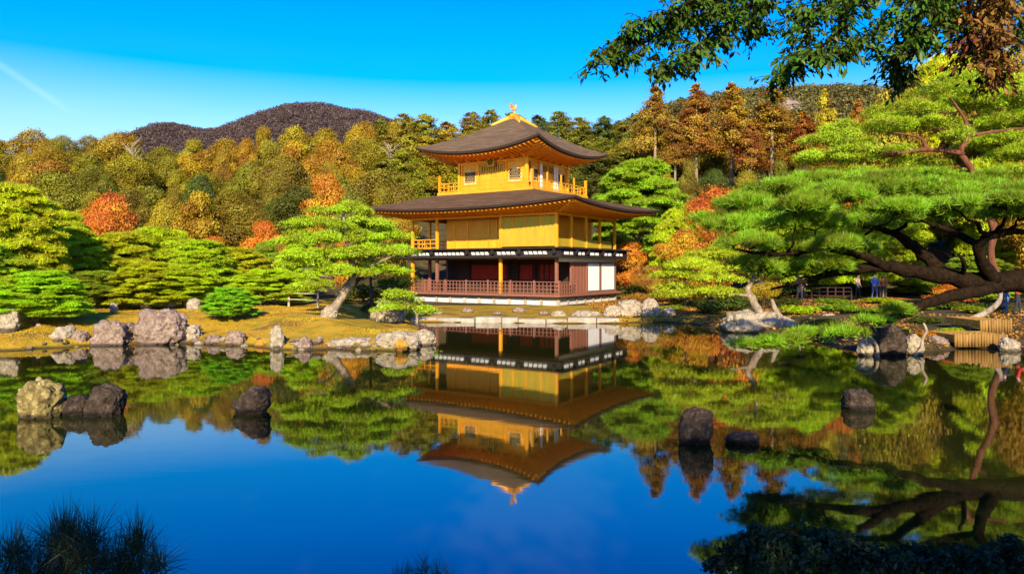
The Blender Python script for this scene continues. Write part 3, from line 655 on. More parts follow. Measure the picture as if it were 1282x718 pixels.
# right shore
RG = 'rocks along the right shore'
rock(943, 416, 74, 29, 'pale_rock', 'big cream boulder at the waterline in front of the leaning pale trunk', RG, 40, box=.25)
rock(986, 414, 30, 18, 'pale_rock', 'smaller cream rock right of the big cream boulder', RG, 41, Y=31)
rock(1018, 415, 26, 18, 'rock', 'tan rock behind the low dark pine limb', RG, 42, Y=32)
rock(1042, 408, 30, 16, 'pale_rock', 'flat pale rock further back behind the low pine limb', RG, 43, Y=34)
rock(1086, 445, 24, 20, 'pale_rock', 'pale rock at the water left of the dark stacked stone', RG, 44)
rock(1146, 444, 26, 26, 'pale_rock', 'pale rock standing right of the dark stacked stone', RG, 45, box=.2)
rock(1178, 436, 30, 16, 'rock', 'low tan rock at the waterline left of the log terrace', RG, 46)
rock(1206, 418, 24, 20, 'pale_rock', 'pale rock above the log terrace under the pine limb', RG, 47, Y=28)
rock(1117, 445, 42, 40, 'dark_rock', 'dark brown squared stone block at the right shore under the pine limb', RG, 48, box=.6)
rock(1268, 440, 26, 18, 'pale_rock', 'pale stone at the right edge beside the log terrace', RG, 49)
for i, (x, b, ww, hh, l) in enumerate([(735, 398, 40, 10, 'low pale slab on the bank under the white wall panels'), (790, 400, 34, 24, 'rough pale boulder at the right corner of the pavilion bank'),
        (815, 402, 26, 26, 'rough pale boulder at the end of the pavilion bank, right of its neighbour'), (768, 399, 24, 17, 'pale stone on the bank left of the rough corner boulders'),
        (700, 401, 20, 10, 'small pale stone on the bank under the near corner of the pavilion'), (838, 401, 18, 14, 'small grey stone right of the rough boulders by the pavilion bank')]):
    rock(x, b, ww, hh, 'pale_rock', l, 'rocks on the pavilion bank', 60 + i, Y=37.6, z=.1, box=.3)
# dressed stone edging of the pavilion bank: one kerb of butted blocks
mb = MB(); rnd = random.Random(4); pts = [shore(*p) for p in [(515,402.5),(560,403),(600,403.5),(650,404),(700,404.5),(745,404.5),(775,404.5)]]
tot = [0]
for a, b in zip(pts, pts[1:]): tot.append(tot[-1] + math.hypot(b[0]-a[0], b[1]-a[1]))
u = 0
while u < tot[-1] - .3:
    L_ = min(rnd.uniform(.55, 1.5), tot[-1] - u)
    def at(s):
        return Vector((np.interp(s, tot, [p[0] for p in pts]), np.interp(s, tot, [p[1] for p in pts]), 0))
    a, b = at(u + .012), at(u + L_ - .012); top = rnd.uniform(.19, .29)
    mb.bar((a.x, a.y + .3, top - .3), (b.x, b.y + .3 + rnd.uniform(-.05, .05), top - .3), rnd.uniform(.75, .9), .6)
    u += L_
tag(mb.build('stone_edging', M['stone'], bevel=.04), 'long edging of pale dressed stones along the pond in front of the pavilion', 'stone edging')
for i, (x, b, ww, hh, l) in enumerate([(548, 394, 15, 6, 'low dark stone on the yellow bank below the left end of the pavilion railing'), (585, 396, 17, 7, 'low brown stone on the yellow bank under the left half of the pavilion'), (622, 392, 12, 5, 'small brown stone on the bank close to the foundation, under the gilded column'),
        (650, 396, 18, 8, 'brown stone on the yellow bank under the middle of the pavilion front'), (681, 393, 13, 6, 'small brown stone on the yellow bank just left of the near corner')]):
    rock(x, b, ww, hh, 'rock', l, 'rocks on the pavilion bank', 80 + i, Y=38.5 + 2 * (i % 2), z=.2, box=.2)
# small stones along the left waterline, copies of three shapes
rs = random.Random(12); stones = []
sp_ = [shore(*p) for p in [(0,440),(60,436),(115,433),(165,431),(230,431),(290,432),(345,437),(380,438),(430,437),(470,440)]]
for i in range(44):
    k = rs.randrange(len(sp_) - 1); t = rs.random(); x = sp_[k][0] + (sp_[k+1][0] - sp_[k][0]) * t; y = sp_[k][1] + (sp_[k+1][1] - sp_[k][1]) * t + rs.uniform(-.15, .9)
    if i < 3: o = rock(641, 500, rs.uniform(9, 13), rs.uniform(5, 8), ['rock', 'pale_rock', 'lichen_rock'][i], None, None, 300 + i, Y=25, name='small_stone'); stones.append(o)
    else: o = stones[i % 3].copy(); C.objects.link(o)
    o.location = (x, y, ground_z(x, y) - .03); s = rs.uniform(.6, 1.5); o.scale = (s, s, s * rs.uniform(.6, 1)); o.rotation_euler = (0, 0, rs.uniform(0, 6.28))
    tag(o, 'small rounded stone among the scatter along the left waterline', 'stone', 'small stones along the left waterline')
# ------------------------------------------------------------------ foliage builders
def rng_(s): return np.random.default_rng(s)
def unit(v): return v / np.maximum(np.linalg.norm(v, axis=-1, keepdims=True), 1e-9)
def tufts(pos, dirs, clump, L, wd, k, rng, spread=.75):
    """k needles (thin triangles) from every tuft centre"""
    n = len(pos)
    d = unit(np.repeat(dirs, k, 0) + rng.normal(0, spread, (n*k, 3)))
    p = np.repeat(pos, k, 0); ln = L * rng.uniform(.7, 1.25, (n*k, 1))
    side = unit(np.cross(d, rng.normal(0, 1, (n*k, 3)))) * wd / 2
    v = np.stack([p - side, p + side, p + d * ln], 1).reshape(-1, 3)
    f = np.arange(n*k*3).reshape(-1, 3)
    lf = np.repeat(rng.uniform(0, 1, n), k * 3); cl = np.repeat(clump, k * 3)
    return v, f, cl, lf
def leaves(pos, nrm, clump, size, rng, aspect=.62, tilt=.55, dirs=None):
    """a folded rhombus (two triangles) per leaf or leaf spray"""
    n = len(pos)
    nn = unit(nrm + rng.normal(0, tilt, (n, 3)))
    t = unit(np.cross(nn, rng.normal(0, 1, (n, 3)))) if dirs is None else unit(dirs + rng.normal(0, .35, (n, 3)))
    if dirs is not None: nn = unit(nn - t * (nn * t).sum(1, keepdims=True))
    b = np.cross(nn, t)
    s = size * rng.uniform(.6, 1.35, (n, 1))
    v = np.stack([pos - t*s/2, pos + b*s*aspect/2 + nn*s*.10, pos + t*s/2, pos - b*s*aspect/2 + nn*s*.10], 1).reshape(-1, 3)
    i = np.arange(n)[:, None] * 4
    f = np.concatenate([i + [0, 1, 2], i + [0, 2, 3]], 0)
    return v, f, np.repeat(clump, 4), np.repeat(rng.uniform(0, 1, n), 4)
def merge(parts):
    V, Fc, A, B_ = [], [], [], []; o = 0
    for v, f, a, b in parts: V.append(v); Fc.append(f + o); A.append(a); B_.append(b); o += len(v)
    return np.concatenate(V), np.concatenate(Fc), np.concatenate(A), np.concatenate(B_)
def foliage_mesh(name, parts, mat):
    v, f, a, b = merge(parts); return np_mesh(name, v, f, mat, False, {'clump': a, 'leaf': b})
def pad_points(c, rx, ry, rz, n, rng, under=.12):
    """points over an uneven flattened dome"""
    th = rng.uniform(0, 2*np.pi, n); r = np.sqrt(rng.uniform(0, 1, n))
    k = 1 + .16*np.sin(th*3 + rng.uniform(0, 6)) + .12*np.sin(th*5 + rng.uniform(0, 6)) + .08*np.sin(th*9 + rng.uniform(0, 6))
    r = r * k
    lump = .22*np.sin(r*np.cos(th)*6 + rng.uniform(0, 6)) * np.sin(r*np.sin(th)*6 + rng.uniform(0, 6)) + .12*np.sin(r*np.cos(th)*13+1)*np.sin(r*np.sin(th)*13)
    z = np.sqrt(np.clip(1.05 - (r/k)**2, .0, None)) * (1 + lump)
    un = rng.uniform(0, 1, n) < under; z = np.where(un, z * rng.uniform(-.1, .7, n), z)
    p = np.stack([c[0] + rx*r*np.cos(th), c[1] + ry*r*np.sin(th), c[2] + rz*z], 1)
    d = unit(np.stack([r*np.cos(th)*.8, r*np.sin(th)*.8, .55 + z*.8], 1))
    ci = np.mod(np.floor(r*np.cos(th)*2.6 + 7.3) * .37 + np.floor(r*np.sin(th)*2.6 + 3.1) * .61, 1)
    return p, d, ci
def trunk_mesh(name, tubes, mat):
    mb = MB()
    for pts, rad in tubes: mb.tube(pts, rad, 7)
    me = bpy.data.meshes.new(name); me.from_pydata(mb.v, [], mb.f); me.update(); me.polygons.foreach_set('use_smooth', np.ones(len(me.polygons), bool)); me.materials.append(mat); return me
def wob(a, b, n, amp, rnd):
    a, b = Vector(a), Vector(b); L = (b - a).length
    return [a.lerp(b, i/n) + (Vector((rnd.uniform(-1,1), rnd.uniform(-1,1), rnd.uniform(-.6,.6))) * amp * L if 0 < i < n else Vector()) for i in range(n+1)]

def needle_sprays(p, d, cl, rng, size):
    """broad upward sprays: seen from afar a pine pad is a skin of needle fans facing out and up"""
    return leaves(p, unit(d * [1.3, 1.3, .75]), cl, size, rng, .36, .5)
PROTO = {}
def proto(kind, crown, trunk): PROTO.setdefault(kind, []).append((crown, trunk))
# layered garden pine, 5 m tall, 3.6 m across: flattened pads in tiers on a bent trunk
def make_garden_pine(seed, H=5., W=1.75, lean=.0, dense=1., tiers=10, base=.12):
    rng = rng_(seed); rnd = random.Random(seed); parts = []; tubes = []
    tr = [Vector((0,0,-.3))]
    for i in range(1, 7): tr.append(Vector((lean*H*(i/6)*.5 + rnd.uniform(-.12,.12)*W, rnd.uniform(-.12,.12)*W, H*.92*i/6)))
    tubes.append((tr, [.17, .15, .13, .11, .09, .06, .03]))
    def at(z):
        for a, b in zip(tr, tr[1:]):
            if a.z <= z <= b.z: return a.lerp(b, (z-a.z)/(b.z-a.z))
        return tr[-1]
    npad = int(190 + 14 * tiers)
    for j in range(npad):
        f = rnd.random() ** .85; z = H * (base + (.93 - base) * f)
        rad = W * math.sqrt(max(.02, 1 - (max(0, f - .12) / .93) ** 2.2)) * rnd.uniform(.45, 1.05); a = rnd.uniform(0, 6.28)
        pr = W * rnd.uniform(.09, .20); dd = max(0, rad - pr * .7); o = at(z)
        c = (o.x + math.cos(a)*dd, o.y + math.sin(a)*dd, z + rnd.uniform(-.1, .1))
        p, d, ci = pad_points(c, pr*rnd.uniform(1., 1.45), pr, pr*rnd.uniform(.5, .8), int(1900 * dense * pr * pr / .36), rng, .2)
        cl = np.clip(ci*.45 + rnd.uniform(0, .55), 0, 1)
        parts.append(needle_sprays(p, d, cl, rng, .105)); parts.append(tufts(p[::3], d[::3], cl[::3], .14, .022, 4, rng))
        if j % 14 == 0:
            q = at(max(.25, z - .45)); tubes.append((wob(q, (c[0], c[1], c[2] - .02), 4, .08, rnd), [.06, .05, .035, .025, .012]))
    proto('garden_pine', foliage_mesh('pine_crown', parts, M['needle']), trunk_mesh('pine_trunk', tubes, M['pale_bark']))
for i, a in enumerate([(11,), (12, 5., 2.0, .1, 1, 9), (13, 5., 1.6, -.1, 1, 9), (14, 5., 2.3, .0, 1, 8, .08)]): make_garden_pine(*a)
# broadleaf, 10 m tall
def make_broadleaf(seed, kind='broadleaf', H=10., Wd=3.6, leaf=.34, n=9000, base=.22, lobes=26, flat=.9):
    rng = rng_(seed); rnd = random.Random(seed); L = []
    for i in range(lobes):
        f = rnd.random() ** .8; a = rnd.uniform(0, 6.28)
        env = math.sin(math.pi * min(1, .18 + .80 * f)) ** .7
        r_ = Wd * env * rnd.uniform(.35, .8)
        L.append((r_*math.cos(a), r_*math.sin(a), H * (base + (.88 - base) * f), Wd * rnd.uniform(.24, .42) * (1.1 - .35 * f)))
    L.append((0, 0, H*.86, Wd*.36)); L.append((0, 0, H*.6, Wd*.5))
    L = np.array(L); w_ = L[:, 3] ** 2; pick = rng.choice(len(L), n, p=w_/w_.sum())
    d = unit(rng.normal(0, 1, (n, 3)) + [0, 0, .25]); rr = L[pick, 3:4] * (1 + rng.normal(0, .17, (n, 1))) * (1 + .18*np.sin(d[:, :1]*7 + pick[:, None]) * np.sin(d[:, 1:2]*7))
    p = L[pick, :3] + d * rr * [1, 1, flat]
    dist = np.linalg.norm((p[:, None] - L[None, :, :3]) / [1, 1, flat], axis=2) / L[None, :, 3]
    dist[np.arange(n), pick] = 9
    keep = dist.min(1) > .72
    p, d, pick = p[keep], d[keep], pick[keep]
    cl = np.mod(pick * .618, 1) * .65 + np.mod(np.floor(p[:, 0]*1.3)*.37 + np.floor(p[:, 1]*1.3)*.71 + np.floor(p[:, 2]*1.3)*.53, 1) * .35
    tubes = [(wob((0,0,-.6), (rnd.uniform(-.3,.3), rnd.uniform(-.3,.3), H*.72), 6, .03, rnd), [.24,.22,.2,.17,.13,.09,.05])]
    for l_ in L[:10]: tubes.append((wob((0,0,max(H*base*.8, l_[2]*.6)), l_[:3], 4, .06, rnd), [.11,.09,.07,.04,.015]))
    proto(kind, foliage_mesh(kind + '_crown', [leaves(p, d, cl, leaf, rng)], M['leaf']), trunk_mesh(kind + '_trunk', tubes, M['bark']))
for s, lf, lb, wd, nn in ((21, .25, 16, 3.3, 26000), (22, .19, 30, 3.7, 42000), (23, .16, 46, 3.5, 52000), (24, .22, 22, 3.9, 34000), (25, .18, 12, 3.1, 40000)): make_broadleaf(s, n=nn, leaf=lf, Wd=wd, lobes=lb)
for s in (31, 32): make_broadleaf(s, 'maple', 6., 3.0, .13, 14000, .2, 15, .5)
# tall conifer, 14 m: jagged cone of drooping sprays
def make_conifer(seed, kind='conifer', H=14., Wd=2.7, n=11000, base=.18, leaf=.34, lumpy=.35):
    rng = rng_(seed); rnd = random.Random(seed); P_, D_, Cl = [], [], []
    nb = 120; tubes = [([(0,0,-.8), (.05,0,H*.3), (0,.05,H*.65), (0,0,H*.97)], [.26,.2,.12,.03])]
    for b in range(nb):
        f = (b + rnd.random()) / nb; z = H * (base + (1 - base) * f); a = rnd.uniform(0, 6.28)
        Lb = Wd * (1 - f) ** (.5 if kind == 'conifer' else .78) * rnd.uniform(1 - lumpy, 1.12) + .22
        if b % 5 == 0: tubes.append(([(0,0,z), (math.cos(a)*Lb*.8, math.sin(a)*Lb*.8, z - .08*Lb)], [.05, .015]))
        m = int(n / nb * (Lb / Wd * 1.5 + .15))
        t = np.sqrt(rng.uniform(.02, 1, m)); sp = .30 * Lb * t + .12
        q = np.stack([math.cos(a)*Lb*t, math.sin(a)*Lb*t, z + .10*Lb*t - .28*Lb*t*t + 0*t], 1) + rng.normal(0, 1, (m, 3)) * sp[:, None] * [.55, .55, .42]
        P_.append(q); D_.append(unit(np.stack([np.full(m, math.cos(a)), np.full(m, math.sin(a)), np.full(m, .75)], 1))); Cl.append(np.full(m, rnd.random()))
    p, d, c = np.concatenate(P_), np.concatenate(D_), np.concatenate(Cl)
    proto(kind, foliage_mesh(kind + '_crown', [leaves(p, d, c, leaf, rng, .55, .6)], M['leaf']), trunk_mesh(kind + '_trunk', tubes, M['pale_bark'] if kind == 'cedar' else M['bark']))
for s in (41, 42, 43): make_conifer(s, n=20000, leaf=.26, Wd=3.3)
for s in (51, 52, 53): make_conifer(s, 'cedar', 14, 3.3, 19000, .36, .27, .66)
# clipped or loose shrub, 1.2 m
def make_shrub(seed):
    rng = rng_(seed); parts = []
    for k in range(9):
        c = rng.uniform(-.55, .55, 3) * [1, 1, .4] + [0, 0, .35]
        p, d, ci = pad_points(c, .42, .42, .42, 420, rng, .3); parts.append(leaves(p, d, np.clip(ci*.6 + rng.uniform(0, .4), 0, 1), .10, rng))
    proto('shrub', foliage_mesh('shrub_leaves', parts, M['leaf']), trunk_mesh('shrub_stem', [([(0,0,-.1),(0,0,.4)], [.05,.02]), ([(0,0,.1),(.3,.1,.5)], [.03,.01]), ([(0,0,.1),(-.25,-.2,.5)], [.03,.01])], M['bark']))
for s in (61, 62): make_shrub(s)
DIM = {'garden_pine': (5., 4.2), 'broadleaf': (10., 7.6), 'maple': (6., 5.6), 'conifer': (14., 6.4), 'cedar': (14., 6.4), 'shrub': (1.15, 1.9)}
RT = random.Random(99)
def plant(kind, px, Y, ytop, wpx, color, label, cat, group=None, zbase=None, name=None, var=None, vary=.12, sink=0):
    """a tree whose top stands at photo pixel (px, ytop) at distance Y and whose crown is wpx wide"""
    X = (px - CX) * Y / F_PX; gz = ground_z(X, Y) if zbase is None else zbase
    gz -= sink
    H = max(.3, EYE - (ytop - HOR) * Y / F_PX - gz); Wm = wpx * Y / F_PX
    if kind == 'maple': Wm = max(Wm, .62 * H)
    if kind == 'garden_pine': Wm = max(Wm * 1.12, .62 * H)
    h0, w0 = DIM[kind]; pr = PROTO[kind]; crown, trunk = pr[RT.randrange(len(pr)) if var is None else var % len(pr)]
    nm = name or {'garden_pine': 'pine_tree', 'broadleaf': 'broadleaf_tree', 'maple': 'maple_tree', 'conifer': 'conifer_tree', 'cedar': 'cedar_tree', 'shrub': 'shrub'}[kind]
    root = empty(nm, (X, Y, gz), label, cat, group, RT.uniform(0, 6.28)); root.scale = (Wm/w0, Wm/w0, H/h0)
    c = link('crown' if kind != 'shrub' else 'leaves', crown, root); link('trunk' if kind != 'shrub' else 'stem', trunk, root)
    k = [max(0, x * (1 + RT.uniform(-vary, vary))) for x in color]; c.color = (*k, 1)
    return root
# ------------------------------------------------------------------ planting
BRONZE, OLIVE, DKOLIVE, RUST, ORANGE, RED = (.37,.235,.014), (.29,.245,.014), (.205,.185,.014), (.37,.18,.018), (.60,.255,.016), (.62,.205,.018)
YGREEN, LIME, GREEN, DKGREEN, GOLDEN = (.45,.54,.006), (.38,.57,.007), (.24,.36,.010), (.085,.11,.012), (.46,.30,.014)
CNAME = {BRONZE: 'bronze', OLIVE: 'olive', DKOLIVE: 'dark olive', RUST: 'rusty brown', DKGREEN: 'dark green', GOLDEN: 'golden'}
sky_line = ([-80,0,60,110,160,185,205,230,265,290,320,345,372,410,440,462,485,510,545,575,607,635,665,695,735,770,800],
            [172,168,165,171,163,166,186,178,172,170,156,150,160,157,164,149,153,141,148,145,136,141,140,143,147,150,143])
PEND = []                                                            # forest trees get their labels together, once all places are known
ZONES = [(-200,60,'at the far left edge'), (60,135,'above the red maple'), (135,200,'left of the small dark hump'), (200,262,'below the saddle of the dark mountain'), (262,330,'under the mountain shoulder'),
         (330,400,'under the mountain summit'), (400,462,"under the mountain's right flank"), (462,530,'left of the pavilion top roof'), (530,600,"behind the top roof's left eave"), (600,680,'behind the roof bird'),
         (680,742,"behind the top roof's right eave"), (742,800,'right of the top roof'), (800,900,'left part of the rocky hill foot'), (900,1000,'under the rocky cliff patch'), (1000,1400,'behind the large red-trunked pine')]
TIER = {0: 'foot', 1: 'lower slope', 2: 'middle slope', 3: 'upper slope', 4: 'skyline'}
def forest(kind, px, Y, ytop, wpx, color, tier, shape, group, cat='tree', **k):
    o = plant(kind, px, Y, ytop, wpx, color, None, cat, group, **k)
    z = next(t for a, b, t in ZONES if a <= px < b)
    PEND.append((o, (CNAME[color], shape, TIER[tier], z), px))
def label_forest():
    by = {}
    for o, k, px in PEND: by.setdefault(k, []).append((px, o))
    for (c, sh, t, z), v in by.items():
        v.sort(key=lambda a: a[0])
        for i, (px, o) in enumerate(v):
            n = len(v)
            pos = '' if n == 1 else ('left one of two' if i == 0 else 'right one of two') if n == 2 else ('leftmost of %d' % n if i == 0 else 'rightmost of %d' % n if i == n-1 else ['', 'second', 'third', 'fourth', 'fifth', 'sixth'][i] + ' of %d' % n)
            o['label'] = ' '.join(('%s %s on %s %s%s' % (c, sh, t, z, ', ' + pos if pos else '')).split()[:16])
GF = 'trees on the wooded slope'
r6 = random.Random(5)
rows = [(66, 246, 0, 74), (76, 226, 1, 68), (88, 204, 2, 62), (100, 184, 3, 58), (114, 0, 4, 54)]
for Y, yt, tier, wv in rows:
    px = -60 + r6.uniform(0, 30)
    while px < 500:
        sl = float(np.interp(px, *sky_line))
        if tier == 4: ytop = sl + r6.uniform(-4, 5)
        else: ytop = max(sl + 6, yt + (sl - 165) * .6 + r6.uniform(-14, 10))
        warm = r6.random()
        if tier >= 3: c = BRONZE if warm < .42 else OLIVE if warm < .74 else RUST if warm < .80 else GOLDEN if warm < .86 else DKOLIVE
        elif tier == 2: c = OLIVE if warm < .42 else BRONZE if warm < .62 else DKOLIVE if warm < .92 else RUST
        else: c = DKOLIVE if warm < .40 else OLIVE if warm < .75 else BRONZE if warm < .92 else DKGREEN
        wp = wv * r6.uniform(.75, 1.5)
        forest('broadleaf', px, Y + r6.uniform(-4, 4), ytop, wp, c, tier, 'broadleaf', GF)
        px += wp * r6.uniform(.55, .75)
# dark conifers above and beside the roofs
for Y, tier, yadd, x0, x1 in ((92, 2, 42, 470, 528), (92, 2, 40, 744, 790), (104, 3, 20, 455, 800), (116, 4, 0, 450, 805)):
    px = x0 + r6.uniform(0, 10)
    while px < x1:
        ytop = float(np.interp(px, *sky_line)) + yadd + r6.uniform(-4, 7); wp = r6.uniform(52, 72)
        c = (DKOLIVE if r6.random() < .6 else OLIVE) if px < 600 else (DKGREEN if r6.random() < .25 else DKOLIVE)
        if tier == 3 and px > 690 or not (530 < px < 742 and ytop > 186): forest('conifer', px, Y + r6.uniform(-3, 3), ytop, wp, c, tier, 'conifer', GF)
        px += wp * r6.uniform(.38, .52)
# bronze cedars in a row on the right
CG = 'tall bronze cedars right of the pavilion'
for px, yt, wv, Y, l in [(820,107,64,84,'tall bronze cedar with a bare trunk, leftmost of the row right of the pavilion'), (872,105,66,83,'tall bronze cedar, second from left in the row right of the pavilion'),
        (916,104,70,85,'tall bronze cedar in the middle of the row right of the pavilion'), (967,107,78,84,'widest bronze cedar, fourth from left in the row right of the pavilion'), (1006,140,60,80,'shorter bronze cedar at the right end of the row'),
        (845,150,46,82,'half-height bronze cedar between first and second tall cedars'), (940,150,48,80,'half-height bronze cedar between third and fourth tall cedars')]:
    plant('cedar', px, Y, yt, wv, (.31,.155,.016), l, 'tree', CG)
for px, yt, wv, Y, c, l in [(1075,124,44,92,RUST,'small rusty conifer standing alone before the rocky hill'), (1032,112,40,110,GOLDEN,'golden thin-crowned tree under the rocky hill top'), (1112,140,50,90,RUST,'rusty conifer half hidden behind the large red-trunked pine')]:
    plant('cedar', px, Y, yt, wv, c, l, 'tree')
px = 785
while px < 1120:                                                     # undergrowth between the cedar trunks and beyond
    wp = r6.uniform(50, 68); forest('broadleaf', px, 92 + r6.uniform(-4, 4), 168 + r6.uniform(-14, 16), wp, r6.choice([OLIVE, DKOLIVE, DKOLIVE, BRONZE]), 2, 'broadleaf', GF); px += wp * .62
px = 790
while px < 1040:
    wp = r6.uniform(44, 60); forest('broadleaf', px, 72 + r6.uniform(-4, 4), 206 + r6.uniform(-8, 12), wp, r6.choice([DKGREEN, DKOLIVE, OLIVE]), 1, 'broadleaf', GF); px += wp * .7
label_forest()
# garden pines, left shore ---------------------------------------------
PG = 'layered garden pines left of the pavilion'
for i, (px, Y, yt, wv, c, l) in enumerate([
    (18,33,226,128,YGREEN,'tallest layered pine at the left edge, yellow green'), (44,27.5,338,108,LIME,'low spreading bright pine beside the water at the far left'), (92,38,282,100,YGREEN,'layered pine just right of the tallest left-edge pine'),
    (-30,30,300,110,LIME,'bright pine cut off by the left picture edge'), (148,40,288,104,YGREEN,'layered yellow-green pine below the red maple'), (206,43,284,110,YGREEN,'wide layered pine right of the red maple, highest in the middle of the left garden'),
    (182,34,326,112,YGREEN,'broad low pine behind the largest shore rock'), (122,34.5,338,92,GREEN,'darker green low pine above the square pink rock'), (252,40,298,98,YGREEN,'layered pine above and left of the round bright pine'),
    (232,35,330,86,YGREEN,'small layered pine just left of the round bright pine'), (300,44,308,92,YGREEN,'layered pine above and right of the round bright pine'), (335,38,336,86,YGREEN,'low layered pine behind the pale fence posts'),
    (288,29.6,358,72,(.28,.52,.010),'round bright green pine standing on the moss at the water'), (70,46,262,96,YGREEN,'pine crown rising behind the left-edge pines, partly hidden'), (378,44,300,80,YGREEN,'layered pine behind the leaning pine, left side'),
    (345,50,300,70,GREEN,'greener pine behind the fence and below the bronze slope'), (10,42,262,90,GREEN,'green pine behind the tallest left-edge pine')]):
    plant('garden_pine', px, Y, yt, wv, c, l, 'pine tree', PG, var=i)
MG = 'autumn maples'
for px, Y, yt, wv, c, l in [(140,52,236,72,RED,'red orange maple standing above the layered pines at left'), (122,54,250,50,ORANGE,'small orange maple at the left foot of the red maple'), (268,50,292,58,ORANGE,'orange maple between layered pines left of the pavilion'),
    (360,46,302,58,RUST,'rusty orange maple left of the leaning pine'), (330,56,272,48,RED,'small red maple on the slope left of the leaning pine'), (408,66,212,46,ORANGE,'orange maple on the slope above the leaning pine'),
    (438,52,286,50,ORANGE,'orange maple showing behind the leaning pine'), (898,50,228,88,RED,'bright orange red maple right of the pavilion'), (858,47,282,78,ORANGE,'orange maple below the brightest red maple'), (788,58,300,64,ORANGE,'orange maple beside the right wall of the pavilion'),
    (815,46,330,66,RUST,'low rusty maple at the pavilion bank'), (500,62,268,70,GOLDEN,'golden maple seen through the open left gallery of the pavilion'), (1052,56,212,70,RED,'red maple showing between the two large right pines'), (1190,36,352,60,RED,'low red maple under the dark pine limb'),
    (1112,60,330,50,ORANGE,'small orange maple behind the visitors'), (955,44,318,52,GOLDEN,'golden maple behind the shore pine')]:
    plant('maple', px, Y, yt, wv, c, l, 'maple tree', MG)
RG2 = 'layered garden pines right of the pavilion'
for i, (px, Y, yt, wv, c, l) in enumerate([(800,64,196,132,(.26,.44,.010),'big rounded green pine directly right of the pavilion upper floors'), (850,52,262,70,YGREEN,'yellow-green pine under the big rounded pine'), (985,54,322,84,LIME,'bright lime pine behind the big dark limb'),
    (1060,57,300,96,YGREEN,'yellow-green pine behind the visitors, left'), (1152,54,340,76,LIME,'bright low pine right of the visitors'), (1215,40,320,90,GREEN,'green pine behind the thick dark trunk'), (1265,44,290,90,YGREEN,'yellow-green pine at the right edge behind the dark trunk'), (1008,52,228,110,YGREEN,'yellow-green pine above the big dark pine, left'),
    (1105,50,226,110,YGREEN,'yellow-green pine above the big dark pine, centre')]):
    plant('garden_pine', px, Y, yt, wv, c, l, 'pine tree', RG2, var=i)
for i, (px, Y, yt, wv, c, k, l) in enumerate([(1130,58,96,120,OLIVE,'broadleaf','olive tree rising behind the red-trunked pine, left of it'), (1195,62,66,120,YGREEN,'garden_pine','tall yellow-green pine rising behind the red-trunked pine'), (1262,56,58,130,OLIVE,'broadleaf','tall olive tree at the top right edge'), (1310,50,80,120,YGREEN,'garden_pine','yellow-green tree cut by the right picture edge'),
    (1235,66,110,110,GREEN,'broadleaf','green tree behind the crown of the red-trunked pine'), (1290,40,200,120,BRONZE,'broadleaf','bronze tree at the right edge below the red-trunked pine')]):
    plant(k, px, Y, yt, wv, c, l, 'tree', 'trees behind the red-trunked pine')
# shrubs ----------------------------------------------------------------
SHG = 'evergreen shrubs along the shore path'
for px, Y, yt, wv, c, l in [(455,42,352,60,DKGREEN,'dark shrub standing in for tree shade right of the leaning trunk'), (490,44,345,56,DKGREEN,'dark shrub standing in for shade against the left side of the pavilion'), (425,40,374,46,DKGREEN,'low dark shrub behind the leaning trunk'), (470,38,378,40,DKGREEN,'small dark shrub standing in for shade beside the inlet'),  # dark shrubs by trunk, pavilion and inlet are added to paint tree shade
    (505,37,388,34,GREEN,'small green shrub at the left end of the pavilion bank'), (880,40,372,66,DKGREEN,'dark shrub standing in for shade under the shore pine'), (915,42,366,60,DKGREEN,'dark shrub left of the leaning pale trunk'), (845,42,380,44,GREEN,'green shrub at the right end of the pavilion bank'),  # the dark one below the shore pine is added in place of shade
    (985,40,372,52,DKGREEN,'dark shrub behind the smaller cream rock'), (1040,42,384,54,GREEN,'green shrub below the black fence'), (1085,34,396,70,GREEN,'green shrub above the dark stone block'), (1160,30,402,52,DKGREEN,'dark shrub right of the arched root'), (1128,38,384,44,YGREEN,'bright shrub below the visitors'), (1240,34,378,56,DKGREEN,'dark shrub above the log terrace'),
    (1190,27,420,36,YGREEN,'small bright shrub left of the log terrace'), (375,44,376,40,GREEN,'green shrub behind the pale fence posts'), (822,40,385,36,GOLDEN,'yellowed shrub by the rough bank boulders'), (1240,52,352,50,GREEN,'green shrub behind the red-jacketed visitor'), (1010,56,352,60,DKGREEN,'dark shrub behind the black fence, left'), (1062,58,350,56,DKGREEN,'dark shrub behind the black fence, right'), (760,62,345,60,DKOLIVE,'olive shrub behind the pavilion right corner'), (800,50,352,60,DKGREEN,'dark shrub behind the orange maple by the pavilion')]:
    plant('shrub', px, Y, yt, wv, c, l, 'shrub', SHG)

